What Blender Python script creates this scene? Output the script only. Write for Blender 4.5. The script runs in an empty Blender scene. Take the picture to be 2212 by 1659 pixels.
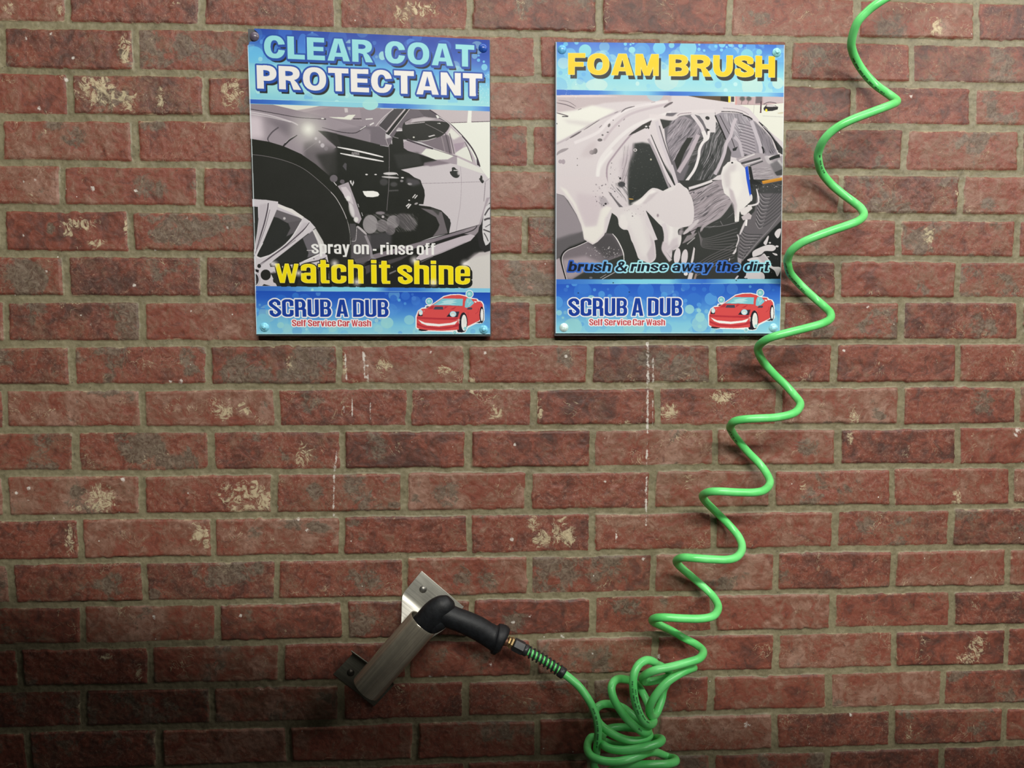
import bpy, bmesh, math
import numpy as np
from mathutils import Vector, Matrix

# ------------------------------------------------------------------ camera, world, lights
W, H = 2212, 1659
F_PX = 1674.53
YAW, PITCH, ROLL = -0.0551374, -0.0620417, -0.0004115
FLOOR = 2.10                                   # height of the first traced bed joint above the floor
CAM = np.array([-0.038989, -1.2193117, -0.5306954 + FLOOR])

def _rot(yaw, pitch, roll):
    cy, sy, cp, sp, cr, sr = math.cos(yaw), math.sin(yaw), math.cos(pitch), math.sin(pitch), math.cos(roll), math.sin(roll)
    return np.array([[cy, -sy, 0], [sy, cy, 0], [0, 0, 1]]) @ np.array([[1, 0, 0], [0, cp, -sp], [0, sp, cp]]) @ np.array([[cr, 0, sr], [0, 1, 0], [-sr, 0, cr]])
RM = _rot(YAW, PITCH, ROLL)

def at(u, v, y=0.0):
    """point of the vertical plane at depth y (the wall face is y=0, the bay is y<0) seen at photo pixel u,v"""
    u = np.asarray(u, float); v = np.asarray(v, float)
    d = np.stack([(u - W / 2) / F_PX, np.ones_like(u), (H / 2 - v) / F_PX], -1) @ RM.T
    return CAM + d * ((y - CAM[1]) / d[..., 1])[..., None]

scene = bpy.context.scene
cam_d = bpy.data.cameras.new('camera'); cam_d.sensor_width = 36.; cam_d.lens = F_PX * 36. / W; cam_d.clip_start = .02
cam_o = bpy.data.objects.new('camera', cam_d); scene.collection.objects.link(cam_o); scene.camera = cam_o
_m = Matrix.Identity(4)
for _i in range(3):
    _m[_i][0], _m[_i][1], _m[_i][2], _m[_i][3] = RM[_i, 0], RM[_i, 2], -RM[_i, 1], CAM[_i]
cam_o.matrix_world = _m
scene.view_settings.view_transform = 'Standard'; scene.view_settings.look = 'None'
scene.view_settings.exposure = 0.; scene.view_settings.gamma = 1.; scene.view_settings.use_curve_mapping = False
scene.render.film_transparent = False
wd = bpy.data.worlds.new('bay_ambient'); scene.world = wd; wd.use_nodes = True
wd.node_tree.nodes['Background'].inputs[0].default_value = (.95, 1., .86, 1); wd.node_tree.nodes['Background'].inputs[1].default_value = .022

def lamp(name, kind, loc, target, power, col, **kw):
    d = bpy.data.lights.new(name, kind); d.energy = power; d.color = col
    for k_, v_ in kw.items(): setattr(d, k_, v_)
    o = bpy.data.objects.new(name, d); scene.collection.objects.link(o); o.location = loc
    o.rotation_euler = (Vector(target) - Vector(loc)).to_track_quat('-Z', 'Y').to_euler()
    return o
# row of small lamps under the bay roof, about two metres in front of the wall; the edge of
# their spot cones is set to darken the low left of the wall, in place of a cast shadow
for i_, x_ in enumerate(np.linspace(-.45, 1.05, 7)):
    S_ = np.array([x_, -2.3, 2.85])
    d_ = np.array([at(u, v) - S_ for u, v in ((0, 1402), (1000, 1582), (2200, 1742 + 4 * i_))]); d_ /= np.linalg.norm(d_, axis=1)[:, None]
    A_ = np.linalg.solve(d_, np.ones(3)); c_ = 1 / np.linalg.norm(A_)
    lamp('cutoff_lamp', 'SPOT', S_, S_ + A_ * c_, 43., (1., .975, .91), spot_size=2 * math.acos(c_), spot_blend=.06, shadow_soft_size=.035)
# fluorescent tube above the picture, close to the wall: rakes down over the ledges of the bricks
lamp('tube_light', 'AREA', (.5, -.13, 2.9), (.5, 0, 1.4), 9., (1., .97, .9), shape='RECTANGLE', size=2.4, size_y=.06)
# lamp beyond the top right corner
lamp('side_lamp', 'AREA', (1.5, -1.0, 2.45), (.75, 0, 1.75), 12., (1., .96, .95), shape='RECTANGLE', size=.9, size_y=.3)
# added fill spot, low on the right, that brightens the tangle of hose
lamp('hose_fill_spot', 'SPOT', (1.25, -2.3, 1.95), (.52, 0, 1.0), 42., (1., .97, .88), spot_size=math.radians(27), spot_blend=.95, shadow_soft_size=.16)
# ------------------------------------------------------------------ helpers
def vnoise(x, z, s, seed=0):
    """smooth value noise in -1..1, feature size s"""
    g = np.random.default_rng(seed + 11).random((256, 256)).astype(np.float32)
    a = np.asarray(x) / s; b = np.asarray(z) / s
    i = np.floor(a).astype(np.int64); j = np.floor(b).astype(np.int64)
    u = (a - i).astype(np.float32); v = (b - j).astype(np.float32)
    u = u * u * (3 - 2 * u); v = v * v * (3 - 2 * v)
    i0, j0, i1, j1 = i & 255, j & 255, (i + 1) & 255, (j + 1) & 255
    return 2 * ((g[i0, j0] * (1 - u) + g[i1, j0] * u) * (1 - v) + (g[i0, j1] * (1 - u) + g[i1, j1] * u) * v) - 1

def fbm(x, z, s, seed=0, octv=4):
    o = 0; a = .55
    for k in range(octv):
        o = o + a * vnoise(x, z, s / 2 ** k, seed + 7 * k); a *= .55
    return o
# ------------------------------------------------------------------ scene helpers
C = bpy.context.scene.collection
def link(o, parent=None):
    C.objects.link(o)
    if parent is not None: o.parent = parent
    return o
def tag(o, label=None, cat=None, group=None, kind=None):
    for k, v in (('label', label), ('category', cat), ('group', group), ('kind', kind)):
        if v: o[k] = v
    return o
def empty(name, loc, label, cat, group=None):
    o = bpy.data.objects.new(name, None); o.location = loc; o.empty_display_size = .05
    return tag(link(o), label, cat, group)
def mesh_obj(name, verts, faces, mat, parent=None, smooth=True, offset=None):
    """mesh from world-space points; if it has a parent, the points are stored relative to it"""
    v = np.asarray(verts, float)
    o0 = np.array(parent_world(parent)) if parent is not None else (np.zeros(3) if offset is None else np.asarray(offset, float))
    me = bpy.data.meshes.new(name)
    me.from_pydata((v - o0).tolist(), [], [list(map(int, f)) for f in faces]); me.update()
    for m in (mat if isinstance(mat, (list, tuple)) else [mat]): me.materials.append(m)
    if smooth: me.polygons.foreach_set('use_smooth', [True] * len(me.polygons))
    o = bpy.data.objects.new(name, me)
    if parent is None: o.location = o0
    return link(o, parent)
def parent_world(p):
    t = Vector((0, 0, 0))
    while p is not None: t += p.location; p = p.parent
    return t
def grid_mesh(name, X, Y, Z, mat, parent=None, keep=None):
    """regular grid (rows, cols) of world points; quads face -y when rows go down and cols go right"""
    r, c = X.shape
    o0 = np.array(parent_world(parent)) if parent is not None else np.zeros(3)
    co = (np.stack([X, Y, Z], -1).reshape(-1, 3) - o0).astype(np.float32)
    idx = np.arange(r * c).reshape(r, c)
    q = np.stack([idx[:-1, :-1], idx[1:, :-1], idx[1:, 1:], idx[:-1, 1:]], -1).reshape(-1, 4)
    if keep is not None: q = q[keep.reshape(-1)]
    me = bpy.data.meshes.new(name)
    me.vertices.add(len(co)); me.vertices.foreach_set('co', co.ravel())
    me.loops.add(q.size); me.loops.foreach_set('vertex_index', q.astype(np.int32).ravel())
    me.polygons.add(len(q)); me.polygons.foreach_set('loop_start', np.arange(0, q.size, 4, dtype=np.int32))
    me.polygons.foreach_set('use_smooth', np.ones(len(q), bool))
    me.update(calc_edges=True); me.validate()
    me.materials.append(mat)
    return link(bpy.data.objects.new(name, me), parent)
def add_attr(o, name, arr):
    a = o.data.attributes.new(name, 'FLOAT_COLOR', 'POINT')
    v = np.ones((len(o.data.vertices), 4), np.float32); v[:, :arr.shape[-1]] = arr.reshape(-1, arr.shape[-1])
    a.data.foreach_set('color', v.ravel())
def s2l(c):
    c = np.asarray(c, np.float32)
    return np.where(c <= .04045, c / 12.92, ((c + .055) / 1.055) ** 2.4)
def rgb(r, g, b, k=1.):
    return tuple(float(v) * k for v in s2l(np.array([r, g, b]) / 255.)) + (1.,)

class NT:
    """small wrapper for building node materials"""
    def __init__(s, name):
        s.m = bpy.data.materials.new(name); s.m.use_nodes = True
        s.t = s.m.node_tree; s.b = s.t.nodes['Principled BSDF']
    def n(s, kind, **kw):
        nd = s.t.nodes.new(kind)
        for k, v in kw.items(): setattr(nd, k, v)
        return nd
    def link(s, a, b): s.t.links.new(a, b)
    def put(s, sock, v):
        if isinstance(v, bpy.types.NodeSocket): s.link(v, sock)
        else: sock.default_value = v
    def math(s, op, a, b=None, clamp=False):
        nd = s.n('ShaderNodeMath', operation=op, use_clamp=clamp)
        s.put(nd.inputs[0], a)
        if b is not None: s.put(nd.inputs[1], b)
        return nd.outputs[0]
    def step(s, v, lo, hi):
        nd = s.n('ShaderNodeMapRange', interpolation_type='SMOOTHSTEP')
        s.put(nd.inputs[0], v); s.put(nd.inputs[1], lo); s.put(nd.inputs[2], hi)
        return nd.outputs[0]
    def noise(s, vec, scale, detail=4., rough=.55, dist=0., out=0):
        nd = s.n('ShaderNodeTexNoise'); s.put(nd.inputs['Vector'], vec)
        nd.inputs['Scale'].default_value = scale; nd.inputs['Detail'].default_value = detail
        nd.inputs['Roughness'].default_value = rough; nd.inputs['Distortion'].default_value = dist
        return nd.outputs[out]
    def mix(s, f, a, b):
        nd = s.n('ShaderNodeMix', data_type='RGBA')
        s.put(nd.inputs[0], f); s.put(nd.inputs[6], a); s.put(nd.inputs[7], b)
        return nd.outputs[2]
    def attr(s, name):
        nd = s.n('ShaderNodeAttribute', attribute_name=name)
        sp = s.n('ShaderNodeSeparateColor'); s.link(nd.outputs['Color'], sp.inputs[0])
        return sp.outputs[0], sp.outputs[1], sp.outputs[2], nd.outputs['Alpha']
    def ramp(s, f, stops):
        nd = s.n('ShaderNodeValToRGB'); s.put(nd.inputs[0], f)
        e = nd.color_ramp.elements
        while len(e) < len(stops): e.new(.5)
        for k, (p, c) in zip(e, stops): k.position = p; k.color = c
        return nd.outputs[0]
    def bump(s, h, strength, dist):
        nd = s.n('ShaderNodeBump'); s.put(nd.inputs['Height'], h)
        nd.inputs['Strength'].default_value = strength; nd.inputs['Distance'].default_value = dist
        return nd.outputs[0]

def simple_mat(name, col, rough=.5, metal=0., noise=0., nscale=60., spec=.5, bump=0., coat=0.):
    k = NT(name); b = k.b
    b.inputs['Roughness'].default_value = rough; b.inputs['Metallic'].default_value = metal
    b.inputs['Specular IOR Level'].default_value = spec; b.inputs['Coat Weight'].default_value = coat
    tc = k.n('ShaderNodeTexCoord').outputs['Object']
    nz = k.noise(tc, nscale, 5.)
    d = tuple(c * (1 - noise) for c in col[:3]) + (1,); u = tuple(min(1, c * (1 + noise)) for c in col[:3]) + (1,)
    k.put(b.inputs['Base Color'], k.mix(k.step(nz, .3, .7), d, u))
    if bump: k.put(b.inputs['Normal'], k.bump(k.noise(tc, nscale * 3, 6.), .5, bump))
    return k.m

# ------------------------------------------------------------------ the brick wall
BED_L = [51.5, 152, 251, 351, 448, 548, 645.5, 743, 837, 930, 1024, 1120, 1215, 1309, 1399, 1491, 1580]
BED_R = [84, 179, 272, 370, 466, 558, 648, 739, 832, 922, 1010, 1100, 1189, 1279.5, 1365, 1452, 1537]
JOINTS = [[145, 435, None, 1015, 1295, 1577, 1852, 2111], [3, 291, None, None, 1161, None, 1704, 1971], [150.5, 443, None, None, None, None, 1844, 2103],
    [0, 290, None, None, 1146, None, None, 1955, 2206], [133, 431, None, None, None, None, 1818, 2078], [3, 282, None, None, None, None, None, 1941.5, 2199],
    [142, 439, None, None, None, None, 1811, 2070], [11, 306.5, 597, 879.5, 1150, 1416, 1690, 1948, 2206], [154.6, 449, 732, 1007, 1274, 1541, 1803, 2070],
    [8, 308, 597, 883, 1153, 1420, 1684, 1947, 2199], [163, 457, 740, 1011, 1280.5, 1546, 1811, 2070], [11, 306.5, 592, 873, 1142, 1409, 1669, 1928, 2186],
    [173.6, 460, 738.5, 1014, 1279, 1542, 1804.6, 2055.5], [24, 312, 597.5, 874, 1145, 1411, 1676, 1931, 2177.5], [178, 469, 745, 1019, 1280.5, 1542, 1800.5, 2057],
    [41, 323, 607, 879.5, 1153, 1416, 1677, 1932, 2175], [179, 458, 737, 1005.7, 1278, 1535.5, 1792, 2038], [60, 344, 623, 897, None, None, 1673, 1926.6, 2168]]
COURSE = .0677

def build_wall():
    rng = np.random.default_rng(42)
    c0, c1, c2, c3 = at([0, W, W, 0], [0, 0, H, H])
    fx0, fx1 = min(c0[0], c3[0]) - .02, max(c1[0], c2[0]) + .02
    fz0, fz1 = min(c2[2], c3[2]) - .02, max(c0[2], c1[2]) + .02
    fine, coarse = .002, .009
    xs = np.concatenate([np.arange(fx0 - 1.8, fx0, coarse), np.arange(fx0, fx1, fine), np.arange(fx1, fx1 + 1.8, coarse)])
    zs = np.concatenate([np.arange(0., fz0, coarse), np.arange(fz0, fz1, fine), np.arange(fz1, fz1 + .9, coarse)])[::-1]
    X, Z = np.meshgrid(xs, zs)
    # bed joints: z = a + b x
    lines = []
    for l, r in zip(BED_L, BED_R):
        p, q = at(15, l), at(1720, r)
        b = (q[2] - p[2]) / (q[0] - p[0]); lines.append((p[2] - b * p[0], b))
    jx = []
    for i, row in enumerate(JOINTS):
        v = np.array([np.nan if t is None else t for t in row], float)
        xx = np.where(np.isnan(v), np.nan, 0.)
        for k, t in enumerate(v):
            if not np.isnan(t):
                f = t / W
                vv = (BED_L[min(i, 16)] - 48) * (1 - f) + (BED_R[min(i, 16)] - 46) * f if i < 17 else 1625
                xx[k] = at(t, vv)[0]
        k = np.arange(len(v)); g = ~np.isnan(xx)
        xx = np.interp(k, k[g], xx[g])
        pre = xx[0] - .2 * np.arange(14, 0, -1) + rng.uniform(-.004, .004, 14); post = xx[-1] + .2 * np.arange(1, 14) + rng.uniform(-.004, .004, 13)
        jx.append(np.concatenate([pre, xx, post]))
    # extend upwards and downwards
    up = int((zs[0] - lines[0][0]) / COURSE) + 2; dn = int((lines[-1][0] - 0) / COURSE) + 2
    L = [(lines[0][0] + COURSE * (up - i), 0.) for i in range(up)] + lines + [(lines[-1][0] - COURSE * (i + 1), 0.) for i in range(dn)]
    def shifted(base): return base + rng.uniform(-.006, .006, len(base))
    J = [None] * (len(L))
    for i, j in enumerate(jx): J[i + up] = j           # course i lies above traced line i
    for i in range(up - 1, -1, -1): J[i] = shifted(jx[0] if (up - i) % 2 == 0 else jx[1])
    for i in range(up + len(jx), len(J)): J[i] = shifted(jx[16] if (i - up) % 2 == 0 else jx[17])
    chip = np.clip(vnoise(X, Z, .028, 5) - .35, 0, 1)
    wx = X + .0016 * fbm(X, Z, .03, 1) + (.0007 + .003 * chip) * vnoise(X, Z, .007, 2); wz = Z + .0015 * fbm(X, Z, .04, 3) + (.0007 + .003 * chip) * vnoise(X, Z, .008, 4)
    D = np.full(X.shape, -.006, np.float32); R1 = np.zeros(X.shape, np.float32); R2 = R1.copy(); R3 = R1.copy(); TI = R1.copy()
    zl = np.array([a for a, b in L]); bl = np.array([b for a, b in L])
    for i in range(1, len(L)):
        zt = zl[i - 1] + bl[i - 1] * wx; zb = zl[i] + bl[i] * wx
        m = (wz <= zt) & (wz > zb)
        if not m.any(): continue
        wxm, wzm = wx[m], wz[m]
        j = J[i]; k = np.clip(np.searchsorted(j, wxm), 1, len(j) - 1)
        r = np.random.default_rng(1000 + i)
        tilt = r.uniform(-.04, .04, len(j) + 1); hw = r.uniform(.0043, .0062, len(j) + 1)
        zc = (zt[m] + zb[m]) / 2
        dl = wxm - (j[k - 1] + tilt[k - 1] * (wzm - zc)) - hw[k - 1]; dr = (j[k] + tilt[k] * (wzm - zc)) - wxm - hw[k]
        tj = r.uniform(.0042, .0056, len(j) + 1); bj = r.uniform(.0044, .0060, len(j) + 1); sk = r.uniform(-.008, .008, len(j) + 1)
        dt = zt[m] - wzm - tj[k] + sk[k] * (wxm - j[k]); db = wzm - zb[m] - bj[k] + sk[k] * .6 * (wxm - j[k])
        dh, dv = np.minimum(dl, dr), np.minimum(dt, db)
        rr = .0022
        a = np.clip(rr - dh, 0, None); b = np.clip(rr - dv, 0, None)
        d = np.minimum(np.minimum(dh, dv), rr - np.hypot(a, b))
        D[m] = d
        q1, q2, q3, q4, q5 = (r.random(len(j) + 1) for _ in range(5))
        R1[m] = q1[k]; R2[m] = q2[k]; R3[m] = q3[k]
        TI[m] = (q4[k] - .5) * .0030 + (q5[k] - .5) * .02 * (wzm - zc) + (q3[k] - .5) * .012 * (wxm - (j[k] + j[k - 1]) / 2)
    # relief
    t = np.clip((D + .0004) / .0024, 0, 1); t = t * t * (3 - 2 * t)
    lump = fbm(X, Z, .022, 21, 4); chunk = np.abs(fbm(X + .01 * lump, Z, .03, 31, 3))
    pit = np.clip(vnoise(X, Z, .012, 41) - .45, 0, 1) * np.clip(vnoise(X, Z, .05, 43) + .2, 0, 1)
    hb = .0026 + TI + .0009 * lump - .0018 * chunk * np.clip(.4 + vnoise(X, Z, .15, 51), 0, 1) - .0022 * pit + .00035 * vnoise(X, Z, .004, 61)
    hm = .0012 * fbm(X, Z, .03, 71, 3) + .0005 * vnoise(X, Z, .004, 81) - .0012 * np.clip(vnoise(X, Z, .02, 91) - .5, 0, 1)
    hgt = hm * (1 - t) + hb * t
    Y = .0026 - hgt
    # wear that is where the photograph shows it: cream mortar smears, grey burnt patches, white drips
    px = lambda u, v: at(u, v)
    cream = np.zeros(X.shape, np.float32); grey = cream.copy(); white = cream.copy()
    S = 1. / 1400
    def splat(A, lst):
        for u, v, ru, rv in lst:
            p = px(u, v); rx, rz = ru * S, rv * S
            sx = (xs > p[0] - 2 * rx) & (xs < p[0] + 2 * rx); sz = (zs > p[2] - 2 * rz) & (zs < p[2] + 2 * rz)
            if not sx.any() or not sz.any(): continue
            ix = np.where(sx)[0]; iz = np.where(sz)[0]
            sub = np.s_[iz[0]:iz[-1] + 1, ix[0]:ix[-1] + 1]
            q = ((X[sub] - p[0]) / rx) ** 2 + ((Z[sub] - p[2]) / rz) ** 2
            A[sub] = np.maximum(A[sub], np.clip(1.25 - q ** .8 * .75, 0, 1))
    splat(cream, [(18, 18, 12, 16), (125, 20, 9, 18), (270, 108, 13, 34), (205, 195, 44, 34), (240, 205, 14, 34), (275, 215, 26, 30), (347, 215, 9, 30), (500, 195, 28, 38), (147, 500, 11, 12), (205, 526, 26, 10), (170, 485, 40, 14),
        (272, 495, 6, 40), (98, 285, 8, 7), (500, 1072, 26, 30), (540, 1060, 40, 26), (568, 1085, 22, 26), (525, 1098, 40, 16), (526, 886, 22, 15), (480, 885, 26, 24), (215, 1080, 36, 34), (170, 1098, 16, 8), (151, 1165, 11, 40), (425, 1150, 16, 30), (445, 1170, 8, 36),
        (654, 985, 24, 28), (625, 790, 8, 22), (743, 790, 7, 38), (1152, 1130, 14, 26), (1170, 1165, 26, 22), (1200, 1150, 12, 34), (1225, 1160, 22, 26), (1215, 1125, 12, 10), (2108, 1402, 21, 36), (2085, 1425, 26, 18), (1962, 1580, 9, 24), (2068, 1082, 14, 16), (2065, 1065, 10, 8),
        (1545, 1000, 12, 10), (1165, 880, 8, 34), (1440, 890, 26, 20), (1560, 860, 26, 18), (1350, 920, 22, 12), (905, 20, 40, 20), (870, 30, 18, 22), (2020, 60, 22, 24), (2006, 510, 14, 26), (1845, 900, 14, 26), (1836, 940, 9, 24), (1735, 1050, 10, 12),
        (1604, 735, 14, 14), (830, 790, 20, 14), (960, 800, 22, 14), (1020, 830, 8, 30), (2070, 420, 8, 28), (300, 1450, 8, 26), (228, 1420, 16, 10), (176, 1520, 10, 30), (1070, 890, 16, 18), (920, 1200, 20, 8), (560, 540, 10, 10)])
    splat(grey, [(395, 92, 26, 22), (430, 110, 46, 26), (310, 402, 26, 28), (340, 408, 22, 20), (417, 400, 9, 14), (110, 490, 12, 16), (45, 590, 46, 40), (266, 950, 22, 30), (275, 985, 18, 22), (320, 960, 34, 22), (681, 1061, 18, 20), (965, 1063, 32, 36), (815, 965, 26, 40), (786, 1254, 38, 30), (1050, 1253, 30, 30),
        (1000, 1245, 26, 26), (1356, 1314, 36, 22), (2122, 872, 30, 30), (1872, 1136, 26, 28), (1924, 55, 42, 36), (1112, 1345, 30, 28), (1395, 775, 20, 22), (1430, 770, 20, 14), (240, 755, 40, 16), (250, 780, 22, 20), (1765, 125, 40, 28), (1740, 150, 22, 16), (1065, 280, 16, 34), (670, 870, 28, 22), (1005, 1285, 18, 16), (330, 270, 30, 14),
        (120, 265, 26, 14), (160, 300, 22, 22), (2135, 440, 20, 20), (1640, 40, 34, 18), (1745, 965, 30, 22), (520, 1240, 36, 26), (560, 1225, 14, 18), (1560, 1260, 30, 18), (860, 1090, 20, 8), (760, 1130, 20, 10), (690, 1140, 24, 12), (90, 950, 24, 30), (2090, 590, 40, 22)])
    for pts, wd in (([(1399, 742), (1400, 790), (1400, 832)], 5), ([(1411, 775), (1411, 824)], 4), ([(1399, 835), (1399, 925)], 4), ([(1410, 865), (1410, 920)], 2.5), ([(1399, 930), (1398, 1004)], 3.5), ([(1397, 1030), (1396, 1098)], 4), ([(1397, 1100), (1396, 1134)], 3.5), ([(785, 760), (788, 815)], 4), ([(794, 790), (795, 825)], 3), ([(745, 765), (748, 820)], 3),
                    ([(760, 860), (760, 900)], 2.5), ([(800, 870), (800, 905)], 2.5), ([(742, 870), (742, 890)], 2.5), ([(722, 1010), (720, 1115)], 3.5), ([(728, 970), (722, 1030)], 3), ([(1332, 1145), (1330, 1170)], 3)):
        q = at([a for a, _ in pts], [b for _, b in pts])
        for a, b in zip(q[:-1], q[1:]):
            sx = (xs > min(a[0], b[0]) - .02) & (xs < max(a[0], b[0]) + .02); sz = (zs > min(a[2], b[2]) - .01) & (zs < max(a[2], b[2]) + .01)
            ix = np.where(sx)[0]; iz = np.where(sz)[0]; sub = np.s_[iz[0]:iz[-1] + 1, ix[0]:ix[-1] + 1]
            dx, dz = b[0] - a[0], b[2] - a[2]; tt = np.clip(((X[sub] - a[0]) * dx + (Z[sub] - a[2]) * dz) / (dx * dx + dz * dz), 0, 1)
            d = np.hypot(X[sub] - a[0] - tt * dx, Z[sub] - a[2] - tt * dz)
            white[sub] = np.maximum(white[sub], np.clip(1.3 - d / (wd * S), 0, 1))
    splat(white, [(u, v, r, r) for u, v, r in ((199, 406, 6), (55, 82, 5), (110, 73, 4), (158, 125, 4), (390, 822, 6), (368, 823, 4), (1048, 763, 5), (141, 172, 6), (83, 233, 5), (333, 540, 3), (388, 825, 6), (1112, 960, 4), (1307, 1040, 4), (52, 392, 4), (76, 389, 4), (293, 412, 4), (404, 471, 4), (50, 510, 4), (491, 492, 4), (100, 587, 4), (290, 617, 4), (334, 683, 4), (412, 672, 4), (62, 1055, 5), (60, 1080, 4), (36, 1065, 4),
        (409, 1066, 5), (266, 1036, 6), (115, 1120, 4), (1390, 1208, 5), (332, 1333, 6), (520, 1330, 5), (1108, 1345, 5), (1145, 1330, 5), (2200, 930, 10), (2195, 938, 8), (1822, 758, 5), (1874, 662, 4), (1970, 206, 5), (1614, 1565, 8), (1748, 1607, 4), (1838, 1545, 4), (1215, 1377, 6), (1280, 1411, 4), (1424, 1418, 6), (1425, 1445, 4), (929, 1460, 5), (962, 1462, 5), (1060, 1434, 4), (195, 700, 4), (1222, 770, 4), (930, 760, 4), (665, 1145, 6), (645, 1122, 5), (1105, 1165, 5))])
    mat = brick_material()
    o = grid_mesh('wall_back', X, Y, Z, mat)
    add_attr(o, 'brick', np.stack([np.clip(.5 + D / .024, 0, 1), R1, R2, R3], -1))
    add_attr(o, 'wear', np.stack([cream, grey, white], -1))
    o['kind'] = 'structure'; o['label'] = 'red brick wall with sandy mortar joints'
    return o

def brick_material():
    k = NT('red_brick_and_mortar'); b = k.b
    d, r1, r2, r3 = k.attr('brick'); cream, grey, white, _ = k.attr('wear')
    tc = k.n('ShaderNodeTexCoord').outputs['Object']
    off = k.n('ShaderNodeVectorMath', operation='ADD'); k.link(tc, off.inputs[0])
    cb = k.n('ShaderNodeCombineXYZ'); k.link(r1, cb.inputs[0]); k.link(r2, cb.inputs[1]); k.link(r3, cb.inputs[2])
    sc = k.n('ShaderNodeVectorMath', operation='SCALE'); k.link(cb.outputs[0], sc.inputs[0]); sc.inputs['Scale'].default_value = 7.
    k.link(sc.outputs[0], off.inputs[1]); v = off.outputs[0]        # every brick gets its own patch of noise
    big = k.noise(v, 14., 3., .5); mid = k.noise(v, 48., 8., .66, .9); fin = k.noise(tc, 260., 4., .6); sml = k.noise(v, 110., 6., .7, 1.6)
    # fired clay: maroon, red, orange red and a dusty pinkish bloom
    f = k.math('ADD', k.math('MULTIPLY', mid, .55), k.math('ADD', k.math('MULTIPLY', big, .35), k.math('MULTIPLY', r1, .17)))
    clay = k.ramp(f, [(.37, (.070, .031, .023, 1)), (.46, (.128, .041, .027, 1)), (.53, (.195, .054, .033, 1)), (.60, (.185, .080, .051, 1)), (.69, (.27, .150, .108, 1))])
    bloom = k.math('MULTIPLY', k.step(sml, .50, .66), k.step(k.math('ADD', big, k.math('MULTIPLY', r2, .35)), .42, .80))
    clay = k.mix(k.math('MULTIPLY', bloom, .5), clay, (.29, .168, .122, 1))
    tan = k.math('MULTIPLY', k.step(k.math('ADD', k.noise(v, 24., 4., .6), k.math('MULTIPLY', r3, .22)), .62, .80), k.step(sml, .36, .6))
    clay = k.mix(k.math('MULTIPLY', tan, .55), clay, (.165, .100, .062, 1))
    fk = k.math('MULTIPLY', k.step(k.noise(v, 165., 5., .72, 2.2), .575, .66), k.step(k.math('ADD', mid, k.math('MULTIPLY', r2, .2)), .46, .66))
    clay = k.mix(k.math('MULTIPLY', fk, .5), clay, (.40, .25, .17, 1))
    dk = k.math('MULTIPLY', k.step(k.noise(v, 34., 6., .7, 1.), .58, .72), .62)
    clay = k.mix(dk, clay, (.072, .030, .022, 1))
    # burnt grey patches
    g = k.math('ADD', k.math('MULTIPLY', grey, .68), k.math('MULTIPLY', k.step(k.math('ADD', big, k.math('MULTIPLY', r3, .2)), .64, .82), .8))
    g = k.step(k.math('ADD', g, k.math('MULTIPLY', k.math('SUBTRACT', k.noise(tc, 55., 8., .72, 1.2), .5), 2.6)), .34, .74)
    gcol = k.mix(k.step(sml, .35, .65), (.066, .052, .036, 1), (.170, .140, .100, 1))
    clay = k.mix(k.math('MULTIPLY', g, .78), clay, gcol)
    # cream mortar smeared over the faces, and thin curled scratches of it
    c1 = k.step(k.math('ADD', k.math('MULTIPLY', cream, .62), k.math('MULTIPLY', k.math('SUBTRACT', k.noise(tc, 62., 8., .72, 2.2), .5), 3.0)), .42, .78)
    rid = k.math('ABSOLUTE', k.math('SUBTRACT', k.noise(v, 30., 3., .55, 2.2), .5))
    scr = k.math('MULTIPLY', k.step(rid, .013, .004), k.step(k.noise(v, 22., 3., .5), .58, .68))
    edge = k.math('MULTIPLY', k.step(d, .60, .52), k.step(k.noise(tc, 34., 6., .65, .6), .55, .66))
    cr = k.math('MAXIMUM', c1, k.math('MULTIPLY', k.math('MAXIMUM', scr, edge), .7))
    ccol = k.mix(fin, (.36, .285, .16, 1), (.66, .58, .38, 1))
    clay = k.mix(k.math('MULTIPLY', cr, .8), clay, ccol)
    # mortar
    mm = k.noise(tc, 42., 6., .65)
    mort = k.ramp(k.math('ADD', k.math('MULTIPLY', mm, .65), k.math('MULTIPLY', fin, .35)), [(.3, (.105, .090, .051, 1)), (.46, (.178, .154, .089, 1)), (.6, (.232, .203, .121, 1)), (.78, (.35, .31, .19, 1))])
    e = k.math('ADD', d, k.math('MULTIPLY', k.math('SUBTRACT', k.noise(tc, 170., 5., .7, .5), .5), .065))
    col = k.mix(k.step(e, .485, .53), mort, clay)
    # white flecks and drips
    vo = k.n('ShaderNodeTexVoronoi', feature='F1'); k.link(tc, vo.inputs['Vector']); vo.inputs['Scale'].default_value = 62.
    sp = k.n('ShaderNodeSeparateColor'); k.link(vo.outputs['Color'], sp.inputs[0])
    fl = k.math('MULTIPLY', k.step(vo.outputs['Distance'], .085, .05), k.step(sp.outputs[0], .935, .945))
    wn = k.step(k.math('ADD', k.math('MULTIPLY', white, .66), k.math('MULTIPLY', k.math('SUBTRACT', k.noise(tc, 120., 6., .75), .5), 2.4)), .42, .74)
    col = k.mix(k.math('MULTIPLY', k.math('MAXIMUM', wn, fl), .78), col, (.66, .62, .56, 1))
    pits = k.math('MULTIPLY', k.step(k.noise(tc, 330., 2., .5), .335, .29), .6)
    col = k.mix(pits, col, (.045, .035, .026, 1))
    k.put(b.inputs['Base Color'], col)
    b.inputs['Specular IOR Level'].default_value = .42
    k.put(b.inputs['Roughness'], k.math('ADD', k.math('MULTIPLY', sml, .30), .38))
    inb = k.step(e, .485, .53)
    h = k.math('ADD', k.math('MULTIPLY', mid, .9), k.math('ADD', k.math('MULTIPLY', sml, .45), k.math('MULTIPLY', cr, .16)))
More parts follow.
